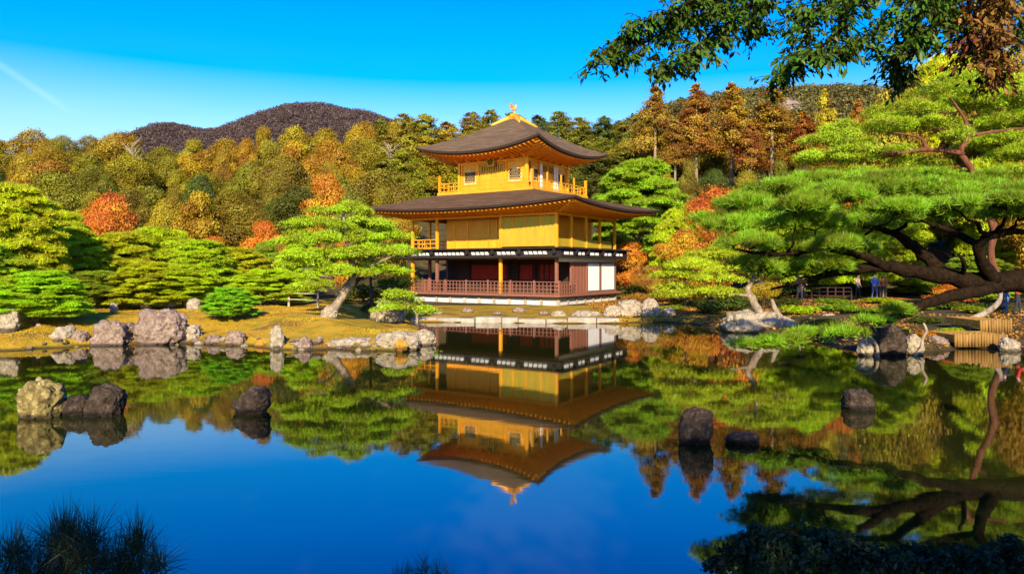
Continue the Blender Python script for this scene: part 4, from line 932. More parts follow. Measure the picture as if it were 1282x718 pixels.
for px, Y, yt, wv, c, l in [(1000,36,380,60,YGREEN,'bright yellow-green shrub right of the short pale stump'), (1055,36,378,64,GREEN,'round green shrub below the middle of the black fence'), (1030,31,398,50,DKGREEN,'low dark shrub in front of the flat pale rock'),
    (1100,42,371,60,YGREEN,'yellow-green shrub hiding the feet of the visitors'), (1140,35,384,60,GREEN,'green shrub under the thick dark trunk, left'), (1180,36,374,70,DKGREEN,'large dark shrub under the thick dark trunk, right'), (1215,33,380,50,GREEN,'green shrub beside the curved pale trunk'), (1160,26,424,40,ORANGE,'small orange shrub left of the log terrace'),
    (1200,44,356,70,YGREEN,'yellow-green shrub in the gap below the thick dark trunk'), (1250,44,348,80,GREEN,'green shrub in the gap at the right edge'), (1080,28,412,40,DKGREEN,'low dark shrub above the arched root'), (925,44,356,60,GREEN,'green shrub behind the shore pine, left of its trunk'), (975,48,350,60,DKGREEN,'dark shrub behind the short pale stump'), (860,48,362,60,DKGREEN,'dark shrub behind the right end of the pavilion bank'),
    (1126,27,414,34,GREEN,'small green shrub touching the dark stone block')]:
    plant('shrub', px, Y, yt, wv, c, l, 'shrub', SHG)
# ------------------------------------------------------------------ pines drawn limb by limb
def custom_pine(label, base, limbs, pads, color, bark, seed, L=.13, wd=.02, k=8, dens=14., cat='pine tree', name='pine_tree', needles='crown', twig=True, rzk=.75):
    """limbs: [(points (px, py, Y), radii)], pads: (px, bottom py, width px, height px, Y)"""
    rng = rng_(seed); rnd = random.Random(seed); b = Vector(base); tubes, parts = [], []; ends = []
    for pts, rad in limbs:
        q = [px2w(*p) if len(p) == 3 else Vector(p[1]) for p in pts]
        # smooth the limb
        fine, fr = [], []
        for i in range(len(q) - 1):
            p0, p1, p2, p3 = q[max(i-1, 0)], q[i], q[i+1], q[min(i+2, len(q)-1)]
            for j in range(4):
                t = j / 4
                fine.append(.5*((2*p1) + (p2-p0)*t + (2*p0-5*p1+4*p2-p3)*t*t + (3*p1-p0-3*p2+p3)*t**3) + Vector((rnd.uniform(-1,1), rnd.uniform(-1,1), rnd.uniform(-1,1))) * rad[i] * .22); fr.append((rad[i] + (rad[i+1]-rad[i])*t) * rnd.uniform(.88, 1.14))
        fine.append(q[-1]); fr.append(rad[-1])
        ends += list(zip(fine, fr)); tubes.append(([f - b for f in fine], fr))
    for px, py, wv, hv, Y in pads:
        c = px2w(px, py, Y); s = Y / F_PX
        ry = wv * s / 2 * rnd.uniform(.75, 1.0)
        if wd > .015:                                                # a mid-distance pad is itself a cluster of small tufty heads
            for m in range(max(5, int(wv * hv / 75))):
                a = rnd.uniform(0, 6.28); rr = math.sqrt(rnd.random()) * .92; sr_ = s * rnd.uniform(7, 12.5)
                cc = c - b + Vector((math.cos(a)*rr*wv*s/2, math.sin(a)*rr*ry, hv*s*rzk*math.sqrt(max(0, 1-rr*rr))*rnd.uniform(.25, 1)))
                p, d, ci = pad_points(cc, sr_*1.3, sr_, sr_*.62, 170, rng, .25); cl = np.clip(ci*.35 + rnd.uniform(0, .65), 0, 1)
                parts.append(needle_sprays(p, d, cl, rng, .105)); parts.append(tufts(p[::3], d[::3], cl[::3], L*.85, wd*.7, 4, rng))
        p, d, ci = pad_points(c - b, wv*s/2, ry, hv*s*rzk, int(wv * hv * dens / 10 * (2.3 if wd > .015 else 1)), rng, .25)
        cl = np.clip(ci*.55 + rnd.uniform(0, .45), 0, 1)
        if wd < .015:                                                # near pine: separate needle heads with gaps between them
            parts.append(tufts(p[::4], d[::4], cl[::4], L, wd, k, rng))
            for m in range(int(wv * hv / 70)):
                a = rnd.uniform(0, 6.28); rr = math.sqrt(rnd.random()) * 1.02; sr_ = s * rnd.uniform(7, 13)
                cc = c - b + Vector((math.cos(a)*rr*wv*s/2, math.sin(a)*rr*ry, hv*s*rzk*math.sqrt(max(0, 1.05-rr*rr))*rnd.uniform(.2, 1.05)))
                p2, d2, c2 = pad_points(cc, sr_*1.4, sr_, sr_*.6, 40, rng, .15); parts.append(tufts(p2, d2, np.full(40, rnd.random()), L, wd, k, rng, .6))
        if twig:
            e = min(ends, key=lambda a: (a[0] - c).length + abs(a[0].z - c.z))
            if (e[0] - c).length < 4: tubes.append((wob(e[0] - b, c - b + Vector((0, 0, hv*s*.2)), 5, .07, rnd), [max(.02, min(e[1]*.6, .07))*f for f in (1,.85,.7,.5,.35,.2)]))
            for m in range(3):
                a = rnd.uniform(0, 6.28); tubes.append((wob(c - b, c - b + Vector((math.cos(a)*wv*s*.36, math.sin(a)*ry*.7, hv*s*.25)), 3, .08, rnd), [.02,.016,.012,.006]))
    root = empty(name, base, label, cat)
    c_ = link(needles, foliage_mesh('pine_crown', parts, M['needle']), root); c_.color = (*color, 1)
    link('trunk', trunk_mesh('pine_trunk', tubes, M[bark]), root)
    return root
bx = Vector((17.4, 17.6, ground_z(17.4, 17.6)))
custom_pine('large dark-limbed pine reaching over the water from the right', bx,
    [([('w', bx - Vector((0,0,.4))), ('w', Vector((16.6, 17.5, 1.7))), ('w', Vector((14.6, 17.2, 2.35))), (1290,352,17), (1225,352,16.8), (1160,342,16.6), (1105,334,16.4), (1050,340,16.2), (1005,352,16), (965,362,15.9)], [.42,.37,.32,.26,.22,.18,.135,.09,.05,.02]),
     ([(1262,356,16.9), (1215,366,16.4), (1170,376,16), (1130,394,15.7), (1080,408,15.4), (1025,420,15.3), (955,434,15.2)], [.16,.14,.12,.10,.08,.05,.02]),
     ([(1185,345,16.7), (1160,322,16.9), (1138,305,17), (1120,292,17), (1095,285,17.2), (1050,280,17.2)], [.17,.15,.12,.09,.06,.03]),
     ([(1245,350,16.8), (1228,325,16.4), (1226,305,16.2), (1245,293,16), (1290,288,16)], [.17,.13,.11,.09,.06]),
     ([(1226,310,16.3), (1205,296,16.8), (1180,285,17.2), (1150,275,17.4)], [.10,.08,.06,.03]),
     ([(1110,334,16.4), (1075,318,16), (1030,312,16), (970,318,15.9), (920,312,16)], [.12,.09,.07,.05,.02]),
     ([(1205,345,16.7), (1207,330,16.2), (1200,318,16)], [.06,.05,.03])],
    [(932,264,70,22,17.4), (978,248,84,24,18.4), (1042,256,90,26,17.2), (1105,246,96,24,18.8), (1172,250,96,26,17.4), (1238,248,96,24,18.6), (1296,252,84,28,17.2), (1078,232,90,16,19.6), (1210,233,90,16,20), (1010,232,70,14,19.4), (1150,228,70,14,20),
     (912,292,62,20,16.2), (962,284,80,24,17.2), (1020,288,88,26,15.8), (1086,286,84,26,17.2), (1146,278,84,24,15.8), (1210,272,90,22,17.2), (1276,276,84,26,15.6),
     (938,312,74,18,15.6), (1000,320,84,22,16.6), (1056,316,76,20,15.3), (984,346,88,24,16.8), (1036,340,54,16,15.6), (898,284,50,14,17),
     (1188,262,66,16,15.2), (1122,268,66,18,15.0), (1262,262,66,18,15.0), (1000,266,70,18,15.2), (950,338,60,16,16.2),
     (948,438,52,9,15.2), (982,433,48,10,15.0), (1018,427,50,10,15.6), (1052,421,44,9,15.0), (1090,407,46,9,15.7), (1122,394,36,8,15.4)],
    (.22,.36,.010), 'dark_bark', 71, L=.16, wd=.012, k=9, dens=3.4)
custom_pine('red-trunked pine with flat layered crown at upper right', px2w(1252,350,34),
    [([(1252,352,34), (1240,318,34), (1244,285,34), (1224,240,34), (1214,208,34), (1203,190,34), (1213,168,34), (1206,146,34), (1190,122,34)], [.18,.17,.16,.15,.14,.13,.11,.07,.03]),
     ([(1205,192,34), (1160,187,33.5), (1120,192,33), (1075,188,33), (1035,192,33)], [.13,.10,.09,.06,.02]),
     ([(1213,170,34), (1250,164,34.5), (1285,160,35)], [.10,.07,.04]), ([(1160,187,33.5), (1150,172,34), (1110,165,34.5)], [.08,.06,.03]), ([(1222,230,34), (1255,215,34), (1290,205,33)], [.1,.07,.04])],
    [(1190,126,120,22,36), (1130,150,110,22,36), (1245,138,130,26,36), (1085,170,110,22,35.5), (1155,166,110,20,36), (1275,163,110,26,36), (1045,184,96,18,34.5), (1030,206,80,18,33), (1095,204,100,18,34.5), (1140,214,90,18,35.5),
     (1262,186,90,20,35.5), (1295,200,80,24,34), (1118,194,56,10,32.5), (1070,192,50,10,32.4), (1196,176,50,12,33), (1110,228,110,18,34), (1060,228,90,18,33.5), (1262,226,80,20,34), (1290,128,90,28,36), (1215,110,90,22,37.5), (1170,224,70,14,36)],
    (.33,.44,.010), 'red_bark', 72, L=.19, wd=.035, k=7, dens=1.7)
custom_pine('pine with a thick leaning pale trunk on the left shore point', px2w(404,403,30),
    [([(402,406,30), (413,390,30.2), (428,370,30.6), (442,345,31), (438,315,31.2), (432,285,31.4), (428,262,31.5)], [.26,.22,.18,.15,.12,.08,.03]),
     ([(440,340,31), (410,325,30.6), (385,318,30.4)], [.09,.06,.02]), ([(442,345,31), (470,330,31), (498,318,31)], [.09,.06,.02]), ([(428,372,30.6), (410,360,30), (392,352,29.6)], [.07,.05,.02])],
    [(428,272,70,20,31.5), (405,290,84,20,31), (455,290,84,22,32), (385,308,76,20,30.6), (430,306,90,22,30.6), (482,304,60,18,32), (400,328,90,20,30.2), (452,326,100,22,31), (490,322,50,16,31.6), (378,338,60,18,30), (420,348,90,18,30), (470,346,76,18,31.6), (396,364,56,12,29.6)],
    (.36,.50,.010), 'pale_bark', 73, L=.16, wd=.032, k=7, dens=2.6)
custom_pine('shore pine leaning left over the big cream boulder', px2w(951,393,31),
    [([(952,394,31), (944,377,31.2), (936,363,31.4), (944,346,31.6), (947,325,31.8), (944,300,32)], [.19,.16,.13,.11,.08,.03]), ([(942,350,31.6), (910,345,31.6), (870,350,31.8), (845,358,32)], [.08,.06,.04,.015]), ([(947,325,31.8), (915,322,32), (885,324,32.4)], [.06,.05,.02])],
    [(940,310,80,18,32), (905,326,84,18,32.4), (872,338,76,16,32), (920,345,90,18,31.4), (885,356,84,16,31.2), (850,352,60,14,32.2), (862,374,80,14,31.8), (900,372,70,13,31), (838,366,50,12,32.4), (965,335,60,16,31.6)],
    (.42,.50,.009), 'pale_bark', 74, L=.16, wd=.032, k=7, dens=2.6)
custom_pine('small twisted bright pine beside the craggy inlet rock', px2w(520,404,31),
    [([(522,405,31), (521,392,31), (512,382,31), (505,372,31)], [.05,.04,.03,.015]), ([(513,383,31), (496,386,31), (484,390,31)], [.03,.02,.01])],
    [(510,374,44,12,31), (490,392,44,12,30.8), (526,394,24,9,31), (500,382,36,9,31.4)], (.33,.46,.010), 'pale_bark', 75, L=.13, wd=.03, k=7, dens=2.2)
custom_pine('slim dark pine with a straight thin trunk beside the pavilion', px2w(464,402,37),
    [([(464,404,37), (465,370,37), (464,330,37), (468,296,37)], [.10,.09,.07,.03])],
    [(468,300,70,20,37), (490,322,70,18,36.6), (450,330,60,16,37), (486,346,66,16,36.4), (500,362,46,14,36)], (.10,.17,.010), 'bark', 76, L=.17, wd=.035, k=7, dens=1.8)

# trees of the near bank behind the viewer: they shade the bank and the plants on it
for x, y, hh, ww, l in [(-3.4, -8.2, 10.4, 7.6, 'broadleaf tree on the near bank behind the viewpoint, left'), (3.2, -8.6, 8.2, 8.2, 'broadleaf tree on the near bank behind the viewpoint, right')]:
    r_ = empty('broadleaf_tree', (x, y, ground_z(x, y)), l, 'tree', 'trees on the near bank'); cr_, tk_ = PROTO['broadleaf'][0 if x < 0 else 1]
    r_.scale = (ww/7.6, ww/7.6, hh/10); link('crown', cr_, r_).color = (.08,.10,.012,1); link('trunk', tk_, r_)
# wooded cover of the rocky hill: crowns too many to count
def hill_wood(name, hill, label, m, ymax, zmin, r0, r1, leaf, color, mask, seed, k=20):
    rng = rng_(seed); me = hill.data; n = len(me.vertices); co = np.empty(n*3, np.float32); me.vertices.foreach_get('co', co); co = co.reshape(-1, 3)
    front = co[(co[:,1] < ymax) & (co[:,2] > zmin)]; c = front[rng.integers(0, len(front), m)] + rng.normal(0, 1, (m, 3)) * [r0 * 1.3, r0 * 2, 0]
    if mask: c = c[~(mask(c) > .25)]
    m = len(c); rad = rng.uniform(r0, r1, (m,1))
    d = unit(rng.normal(0, 1, (m*k, 3)) + [0,-.3,.5]); p = np.repeat(c, k, 0) + d * np.repeat(rad, k, 0) * [1,1,1.15] + [0,0,r0*.4]
    o = link(name, foliage_mesh(name, [leaves(p, d, np.repeat(rng.uniform(0,1,m), k), leaf, rng)], M['leaf'])); o.color = (*color,1); tag(o, label, 'wood', kind='stuff')
hill_wood('hill_wood', hill_o, 'olive wood covering the rocky hill at upper right', 9000, 275, 18, .9, 2.0, .85, (.125,.108,.026), cliff_at, 201)
hill_wood('mountain_wood', mount_o, 'dark purplish wood covering the far mountain', 16000, 1000, 60, 1.6, 4.0, 1.7, (.105,.072,.062), None, 202, 16)
# short dry grass on the moss, fallen leaves on the right shore
def cover(name, label, n, box, test, mk, color):
    rng = rng_(len(name) * 7); x = rng.uniform(box[0], box[1], n); y = rng.uniform(box[2], box[3], n); k = test(x, y); x, y = x[k], y[k]; z = height(x, y); k = z > .05; p = np.stack([x, y, z], 1)[k]
    o = link(name, foliage_mesh(name, [mk(p, rng)], M['leaf'])); o.color = (*color, 1); tag(o, label, name.replace('_', ' '), kind='stuff')
cover('grass', 'short dry yellow grass on the mossy left shore', 60000, (-27, -2.5, 22, 38), lambda x, y: (x / y < -.1) & (vnoise(x, y, 1.4, 4) > .42), lambda p, r: tufts(p, np.tile([0, 0, 1.], (len(p), 1)), np.clip(vnoise(p[:,0], p[:,1], .9, 3) * .8 + r.uniform(0, .2, len(p)), 0, 1), .055, .014, 3, r, .5), (.50,.31,.022))
cover('fallen_leaves', 'fallen orange and brown leaves strewn over the right shore', 26000, (5, 26, 23, 60), lambda x, y: (x / y > .1) & (vnoise(x, y, 2.5, 6) > .35), lambda p, r: leaves(p + [0, 0, .03], np.tile([0, -.3, 1.], (len(p), 1)), r.uniform(0, 1, len(p)), .13, r, .7, .4), (.34,.15,.02))
# pale bare trees on the slope
def bare_tree(label, px, Y, ytop, ybot, seed):
    rnd = random.Random(seed); b = px2w(px, ybot, Y); t = px2w(px + rnd.uniform(-3, 3), ytop, Y) - b; tubes = [(wob((0,0,-2), t, 6, .02, rnd), [.17,.16,.14,.12,.09,.06,.03])]
    for i in range(16):
        f = rnd.uniform(.35, .95); o = t * f; tubes.append((wob(o, o + Vector((rnd.uniform(-1,1)*1.6, rnd.uniform(-1,1), rnd.uniform(.5,1.6))), 4, .08, rnd), [.1,.08,.06,.04,.015]))
    root = empty('bare_tree', b, label, 'tree'); link('trunk', trunk_mesh('bare_trunk', tubes, M['plaster_bark']), root)
M['plaster_bark'] = noisy('white_bark', [(.3, (.15,.125,.085)), (.7, (.33,.29,.22))], 6, 6, .9, .5)
bare_tree('leafless white-barked tree among the bronze crowns at upper left', 168, 97, 178, 222, 1)
bare_tree('leafless white-barked tree left of the pavilion top roof', 487, 96, 182, 244, 2)
# ------------------------------------------------------------------ overhanging leafy branch, upper right, from a tree on the near bank
def hanging_tree():
    rng = rng_(81); rnd = random.Random(81); Y0 = 8.
    bz = ground_z(9.2, 3.2); base = Vector((9.2, 3.2, bz)); root = empty('leafy_tree', base, 'near leafy tree whose drooping dark green branch hangs into the top right', 'tree')
    tubes = [([Vector((0,0,-.4)), Vector((-.1,.2,2)), Vector((-.5,.9,4)), Vector((-1.2,2.2,6.2)), Vector((-2.2,3.6,7.4))], [.3,.26,.22,.17,.12])]
    hub = base + Vector((-2.2, 3.6, 7.4))
    paths = [([(1010,-60),(935,-12),(880,18),(835,40),(790,62),(742,82)], 0, 560), ([(1010,-60),(945,0),(905,35),(868,66),(818,92)], 0, 520), ([(930,-20),(860,5),(800,30),(765,58)], 0, 420),
             ([(1060,-60),(1020,0),(1010,40),(995,72),(965,104)], 0, 300), ([(1120,-60),(1070,-5),(1055,35),(1020,66),(985,88)], 0, 340), ([(1180,-60),(1130,0),(1095,40),(1060,58),(1030,72)], 0, 330),
             ([(1200,-50),(1160,0),(1135,45),(1118,75),(1132,104)], 0, 420), ([(1200,-50),(1185,0),(1165,40),(1140,66)], 0, 360), ([(980,-50),(960,-8),(940,22),(950,40)], 0, 340), ([(1100,-50),(1080,-8),(1030,10),(985,22)], 0, 380),
             ([(1240,-50),(1262,0),(1278,25),(1284,50)], 0, 240), ([(1230,-50),(1240,-8),(1210,16),(1175,26)], 1, 220), ([(1230,-50),(1215,10),(1212,45),(1220,75)], 1, 300), ([(1240,-40),(1235,25),(1240,70),(1250,105)], 1, 320), ([(1260,-40),(1255,20),(1230,50)], 1, 200)]
    limb = [hub] + [px2w(*p) for p in ((1420,-150,6.9), (1330,-125,7.3), (1235,-105,7.7), (1150,-98,7.9), (1065,-92,8.1), (985,-80,8.2), (925,-60,8.2))]
    tubes.append(([p - base for p in limb], [.11,.10,.085,.07,.055,.042,.03,.018]))
    parts = ([], [])
    for pts, col, n in paths:
        Yp = Y0 + rnd.uniform(-.7, .9)
        q = [px2w(x, y, Yp + .25 * i * rnd.uniform(-1, 1)) for i, (x, y) in enumerate(pts)]
        near = min(limb[1:], key=lambda p: (p - q[0]).length + (.0 if p.x > q[0].x else .4))
        tubes.append(([near - base] + [p - base for p in q], [.028] + [.022 - .0035 * i for i in range(len(q))]))
        qa = np.array([p[:] for p in q]); T = np.linspace(0, 1, len(q))
        m = n // 4
        for j in range(m):                                           # side twigs, each with drooping leaves
            t = rnd.uniform(.12, 1); c = np.array([np.interp(t, T, qa[:, k]) for k in range(3)])
            tip = c + np.array([rnd.gauss(0, .165), rnd.gauss(0, .22), rnd.gauss(-.05, .10)]) * (1.1 - .35 * t)
            tubes.append(([Vector(c) - base, Vector((c + tip) / 2 + [0, 0, .02]) - base, Vector(tip) - base], [.006,.004,.002]))
            s = rng.uniform(.15, 1.05, 9)[:, None]
            p = c + (tip - c) * s + rng.normal(0, .022, (9, 3))
            d = unit((tip - c)[None] / .3 + rng.normal(0, .55, (9, 3)) + [0, 0, -1.0])
            nn = unit(rng.normal(0, .6, (9, 3)) + [0, -.3, .8])
            parts[col].append((p + d * .05 - np.array(base), nn, np.full(9, rnd.random()), d))
    for nm, col, colr in (('leaves', 0, (.065,.125,.008)), ('bronze_leaves', 1, (.19,.085,.015))):
        P_, N_, C_, D_ = (np.concatenate([a[i] for a in parts[col]]) for i in range(4))
        c = link(nm, foliage_mesh(nm, [leaves(P_, N_, C_, .095, rng, .40, .3, D_)], M['leaf']), root); c.color = (*colr, 1)
        if col: c['label'] = 'bronze brown leaves on the rightmost twigs'
    link('branch', trunk_mesh('branch', tubes, M['dark_bark']), root)
hanging_tree()

# ------------------------------------------------------------------ dark plants at the camera's feet
def sedge(label, base, sprays, Y, L, n, seed, wd=.0042, name='sedge_clump'):
    rng = rng_(seed); rnd = random.Random(seed); base = Vector(base); V, Fc = [], []; mbs = []
    for x, y in sprays:
        c = px2w(x, y, Y + rnd.uniform(-.5, .5)); mbs.append(([base + Vector((rnd.uniform(-.1,.1), rnd.uniform(-.1,.1), 0)) - base, (base.lerp(c, .6)) - base + Vector((0,0,.03)), c - base], [.006,.005,.003]))
        for i in range(n):
            a = rnd.gauss(0, .95); az = rnd.uniform(0, 6.28); d = Vector((math.sin(a)*math.cos(az), math.sin(a)*math.sin(az), math.cos(a))); ln = L * rnd.uniform(.55, 1.2)
            o = c - base + Vector((rnd.uniform(-1,1), rnd.uniform(-1,1), rnd.uniform(-1.4,.6))) * L * .16
            side = d.cross(Vector((rnd.uniform(-1,1), rnd.uniform(-1,1), rnd.uniform(-1,1)))).normalized() * wd / 2
            p1 = o + d * ln * .55 + Vector((0,0,-.03*ln)); p2 = o + d * ln + Vector((0, 0, -.16 * ln * abs(math.sin(a))))
            k = len(V); V += [o - side, o + side, p1 + side*.8, p1 - side*.8, p2]; Fc += [(k, k+1, k+2), (k, k+2, k+3), (k+3, k+2, k+4)]
    root = empty(name, base, label, 'plant', 'dark plants on the near bank')
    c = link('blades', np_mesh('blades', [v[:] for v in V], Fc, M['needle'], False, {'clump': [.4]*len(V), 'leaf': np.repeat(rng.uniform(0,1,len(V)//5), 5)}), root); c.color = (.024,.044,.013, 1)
    link('stems', trunk_mesh('stems', mbs, M['dark_bark']), root)
r7 = random.Random(3)
def spr(x0, x1, prof, n): return [(x, r7.uniform(min(716, prof(x)), prof(x) + 50)) for x in (r7.uniform(x0, x1) for _ in range(n))]
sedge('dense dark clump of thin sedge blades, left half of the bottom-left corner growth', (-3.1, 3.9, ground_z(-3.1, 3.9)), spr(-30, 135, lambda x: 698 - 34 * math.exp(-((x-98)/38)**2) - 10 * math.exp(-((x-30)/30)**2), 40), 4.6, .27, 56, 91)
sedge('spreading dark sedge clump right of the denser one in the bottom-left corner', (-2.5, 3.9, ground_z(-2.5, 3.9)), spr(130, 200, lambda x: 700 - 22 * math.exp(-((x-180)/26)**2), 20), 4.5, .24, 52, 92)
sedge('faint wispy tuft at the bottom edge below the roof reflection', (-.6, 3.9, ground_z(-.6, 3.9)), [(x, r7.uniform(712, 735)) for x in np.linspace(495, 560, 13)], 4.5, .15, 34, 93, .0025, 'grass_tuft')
def bank_shrub(label, pads, seed):
    rng = rng_(seed); rnd = random.Random(seed); parts = []; b = px2w(pads[0][0], 760, 4.0); b.z = ground_z(b.x, b.y); tubes = []
    for px, py, wv, hv, Y in pads:
        c = px2w(px, py, Y); s = Y / F_PX
        for m in range(int(wv * hv / 55)):                           # loose leafy heads with gaps between them
            a = rnd.uniform(0, 6.28); rr = math.sqrt(rnd.random()); h_ = hv * s * math.sqrt(max(0, 1.05 - rr*rr)) * rnd.uniform(.1, 1.15); sr_ = s * rnd.uniform(5, 11)
            p, d, ci = pad_points(c - b + Vector((math.cos(a)*rr*wv*s/2, math.sin(a)*rr*wv*s*.4, h_)), sr_, sr_, sr_*1.1, 70, rng, .4)
            parts.append(leaves(p + rng.normal(0, .008, p.shape), d, np.clip(ci*.3 + rnd.uniform(0, .7), 0, 1), .036, rng, .5, .8))
        tubes.append((wob((rnd.uniform(-.1,.1),0,-.1), c - b, 4, .06, rnd), [.02,.017,.013,.009,.005]))
    root = empty('bank_shrub', b, label, 'shrub', 'dark plants on the near bank')
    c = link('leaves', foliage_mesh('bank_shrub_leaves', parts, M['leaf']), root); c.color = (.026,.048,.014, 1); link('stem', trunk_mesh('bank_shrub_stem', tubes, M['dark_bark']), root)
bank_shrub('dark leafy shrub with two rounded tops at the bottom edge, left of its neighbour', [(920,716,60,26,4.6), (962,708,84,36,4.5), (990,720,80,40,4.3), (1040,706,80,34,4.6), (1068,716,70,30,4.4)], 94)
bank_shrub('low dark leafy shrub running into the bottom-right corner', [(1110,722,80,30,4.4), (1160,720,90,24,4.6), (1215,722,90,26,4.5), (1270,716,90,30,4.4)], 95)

# ------------------------------------------------------------------ low fences
def fence(label, p0, p1, Y0, Y1, h, n, mat, name='low_fence', rails=(.9, .5)):
    a = px2w(p0, 380, Y0); b = px2w(p1, 380, Y1); a.z = ground_z(a.x, a.y); b.z = ground_z(b.x, b.y)
    root = empty(name, a, label, 'fence')
    for i in range(n):
        c = a.lerp(b, i/(n-1)); c.z = ground_z(c.x, c.y); MB().tube([c - a - Vector((0,0,.2)), c - a + Vector((0,0,h))], [.06,.055], 8).build('post', M[mat], root, smooth=False)
    for r_ in rails: MB().tube([Vector((0,0,h*r_)), b - a + Vector((0,0,h*r_))], .03, 6).build('rail', M[mat], root)
    return root
M['bamboo'] = noisy('bamboo', [(.3, (.30,.24,.12)), (.7, (.52,.44,.26))], 6, 4, .7, .2)
fence('low pale post-and-rail fence left of the leaning pine trunk', 326, 398, 37, 36, .78, 3, 'bamboo')
fence('dark low fence of thin rails on the far right shore before the visitors', 1006, 1066, 46, 46, .85, 7, 'dark_wood', rails=(.95, .65, .35))
# ------------------------------------------------------------------ log terrace at the right shore
M['log'] = noisy('log', [(.25, (.14,.075,.018)), (.75, (.36,.20,.045))], 5, 5, .85, .5, stretch=(1,1,.3))
def logs(mb, x0, x1, ytop, ybot, Y, r_=.05):
    x = (x0 - CX) * Y / F_PX; xe = (x1 - CX) * Y / F_PX; zt = EYE - (ytop - HOR) * Y / F_PX; zb = EYE - (ybot - HOR) * Y / F_PX; rnd = random.Random(int(x0))
    while x < xe:
        rr = r_ * rnd.uniform(.85, 1.15); mb.tube([(x, Y + rnd.uniform(-.02,.02), zb), (x, Y, zt + rnd.uniform(-.04, .04))], rr, 8); x += rr * 2
troot = empty('log_terrace', px2w(1230, 434, 24.6), 'two-step terrace held by upright yellow-brown logs at the right shore', 'terrace')
for a in ((1196, 1262, 417, 434, 24.6), (1228, 1266, 399, 417, 26.3)):
    mb = MB(); logs(mb, *a); o = mb.build('log_row', M['log'], troot, smooth=True); o.matrix_parent_inverse = Matrix.Translation(-troot.location)
mb = MB(); s_ = F_PX
def bxp(x0, x1, y, Y0, Y1, th):
    z = EYE - (y - HOR) * Y0 / F_PX; mb.box((x0-CX)*Y0/s_, (x1-CX)*Y0/s_, Y0 + .08, Y1, z - th, z - .03)
bxp(1196, 1264, 418, 24.6, 26.2, .3); bxp(1228, 1268, 400, 26.3, 28.5, .3)
o = mb.build('terrace_top', M['orange_rock'], troot); o.matrix_parent_inverse = Matrix.Translation(-troot.location)
# ------------------------------------------------------------------ bare pale leaning trunks and roots
def bare(label, pts, rad, name='leaning_tree', cat='tree', mat='pale_bark'):
    q = [px2w(*p) for p in pts]; b = q[0].copy()
    fine = []; fr = []
    for i in range(len(q)-1):
        p0, p1, p2, p3 = q[max(i-1,0)], q[i], q[i+1], q[min(i+2,len(q)-1)]
        for j in range(5):
            t = j/5; fine.append(.5*((2*p1)+(p2-p0)*t+(2*p0-5*p1+4*p2-p3)*t*t+(3*p1-p0-3*p2+p3)*t**3) - b); fr.append(rad[i]+(rad[i+1]-rad[i])*t)
    fine.append(q[-1]-b); fr.append(rad[-1])
    o = MB().tube(fine, fr, 9).build(name, M[mat], smooth=True); o.location = b
    return tag(o, label, cat)
bare('short pale leaning stump right of the shore pine trunk', [(977,398,31.5),(970,386,31.5),(966,374,31.6)], [.15,.12,.07], 'tree_stump', 'stump')
bare('curved pale trunk rising to the right above the log terrace', [(1215,400,29),(1236,390,29),(1250,378,29.2),(1253,364,29.4)], [.13,.12,.10,.07])
bare('thin pale arched root dipping into the water left of the dark block', [(1099,447,22.3),(1098,434,22.4),(1092,425,22.5),(1079,421,22.9),(1066,424,23.4)], [.055,.045,.04,.035,.02], 'root', 'root')
bare('pale curving stem at the waterline right of the dark stone block', [(1143,446,22.6),(1153,437,22.6),(1155,424,22.8),(1160,414,22.9),(1156,404,23)], [.06,.06,.05,.045,.03], 'root', 'root')
bare('dark mooring post behind the dark stone block', [(1134,440,23.4),(1134,412,23.4)], [.11,.1], 'wooden_post', 'post', 'dark_bark')
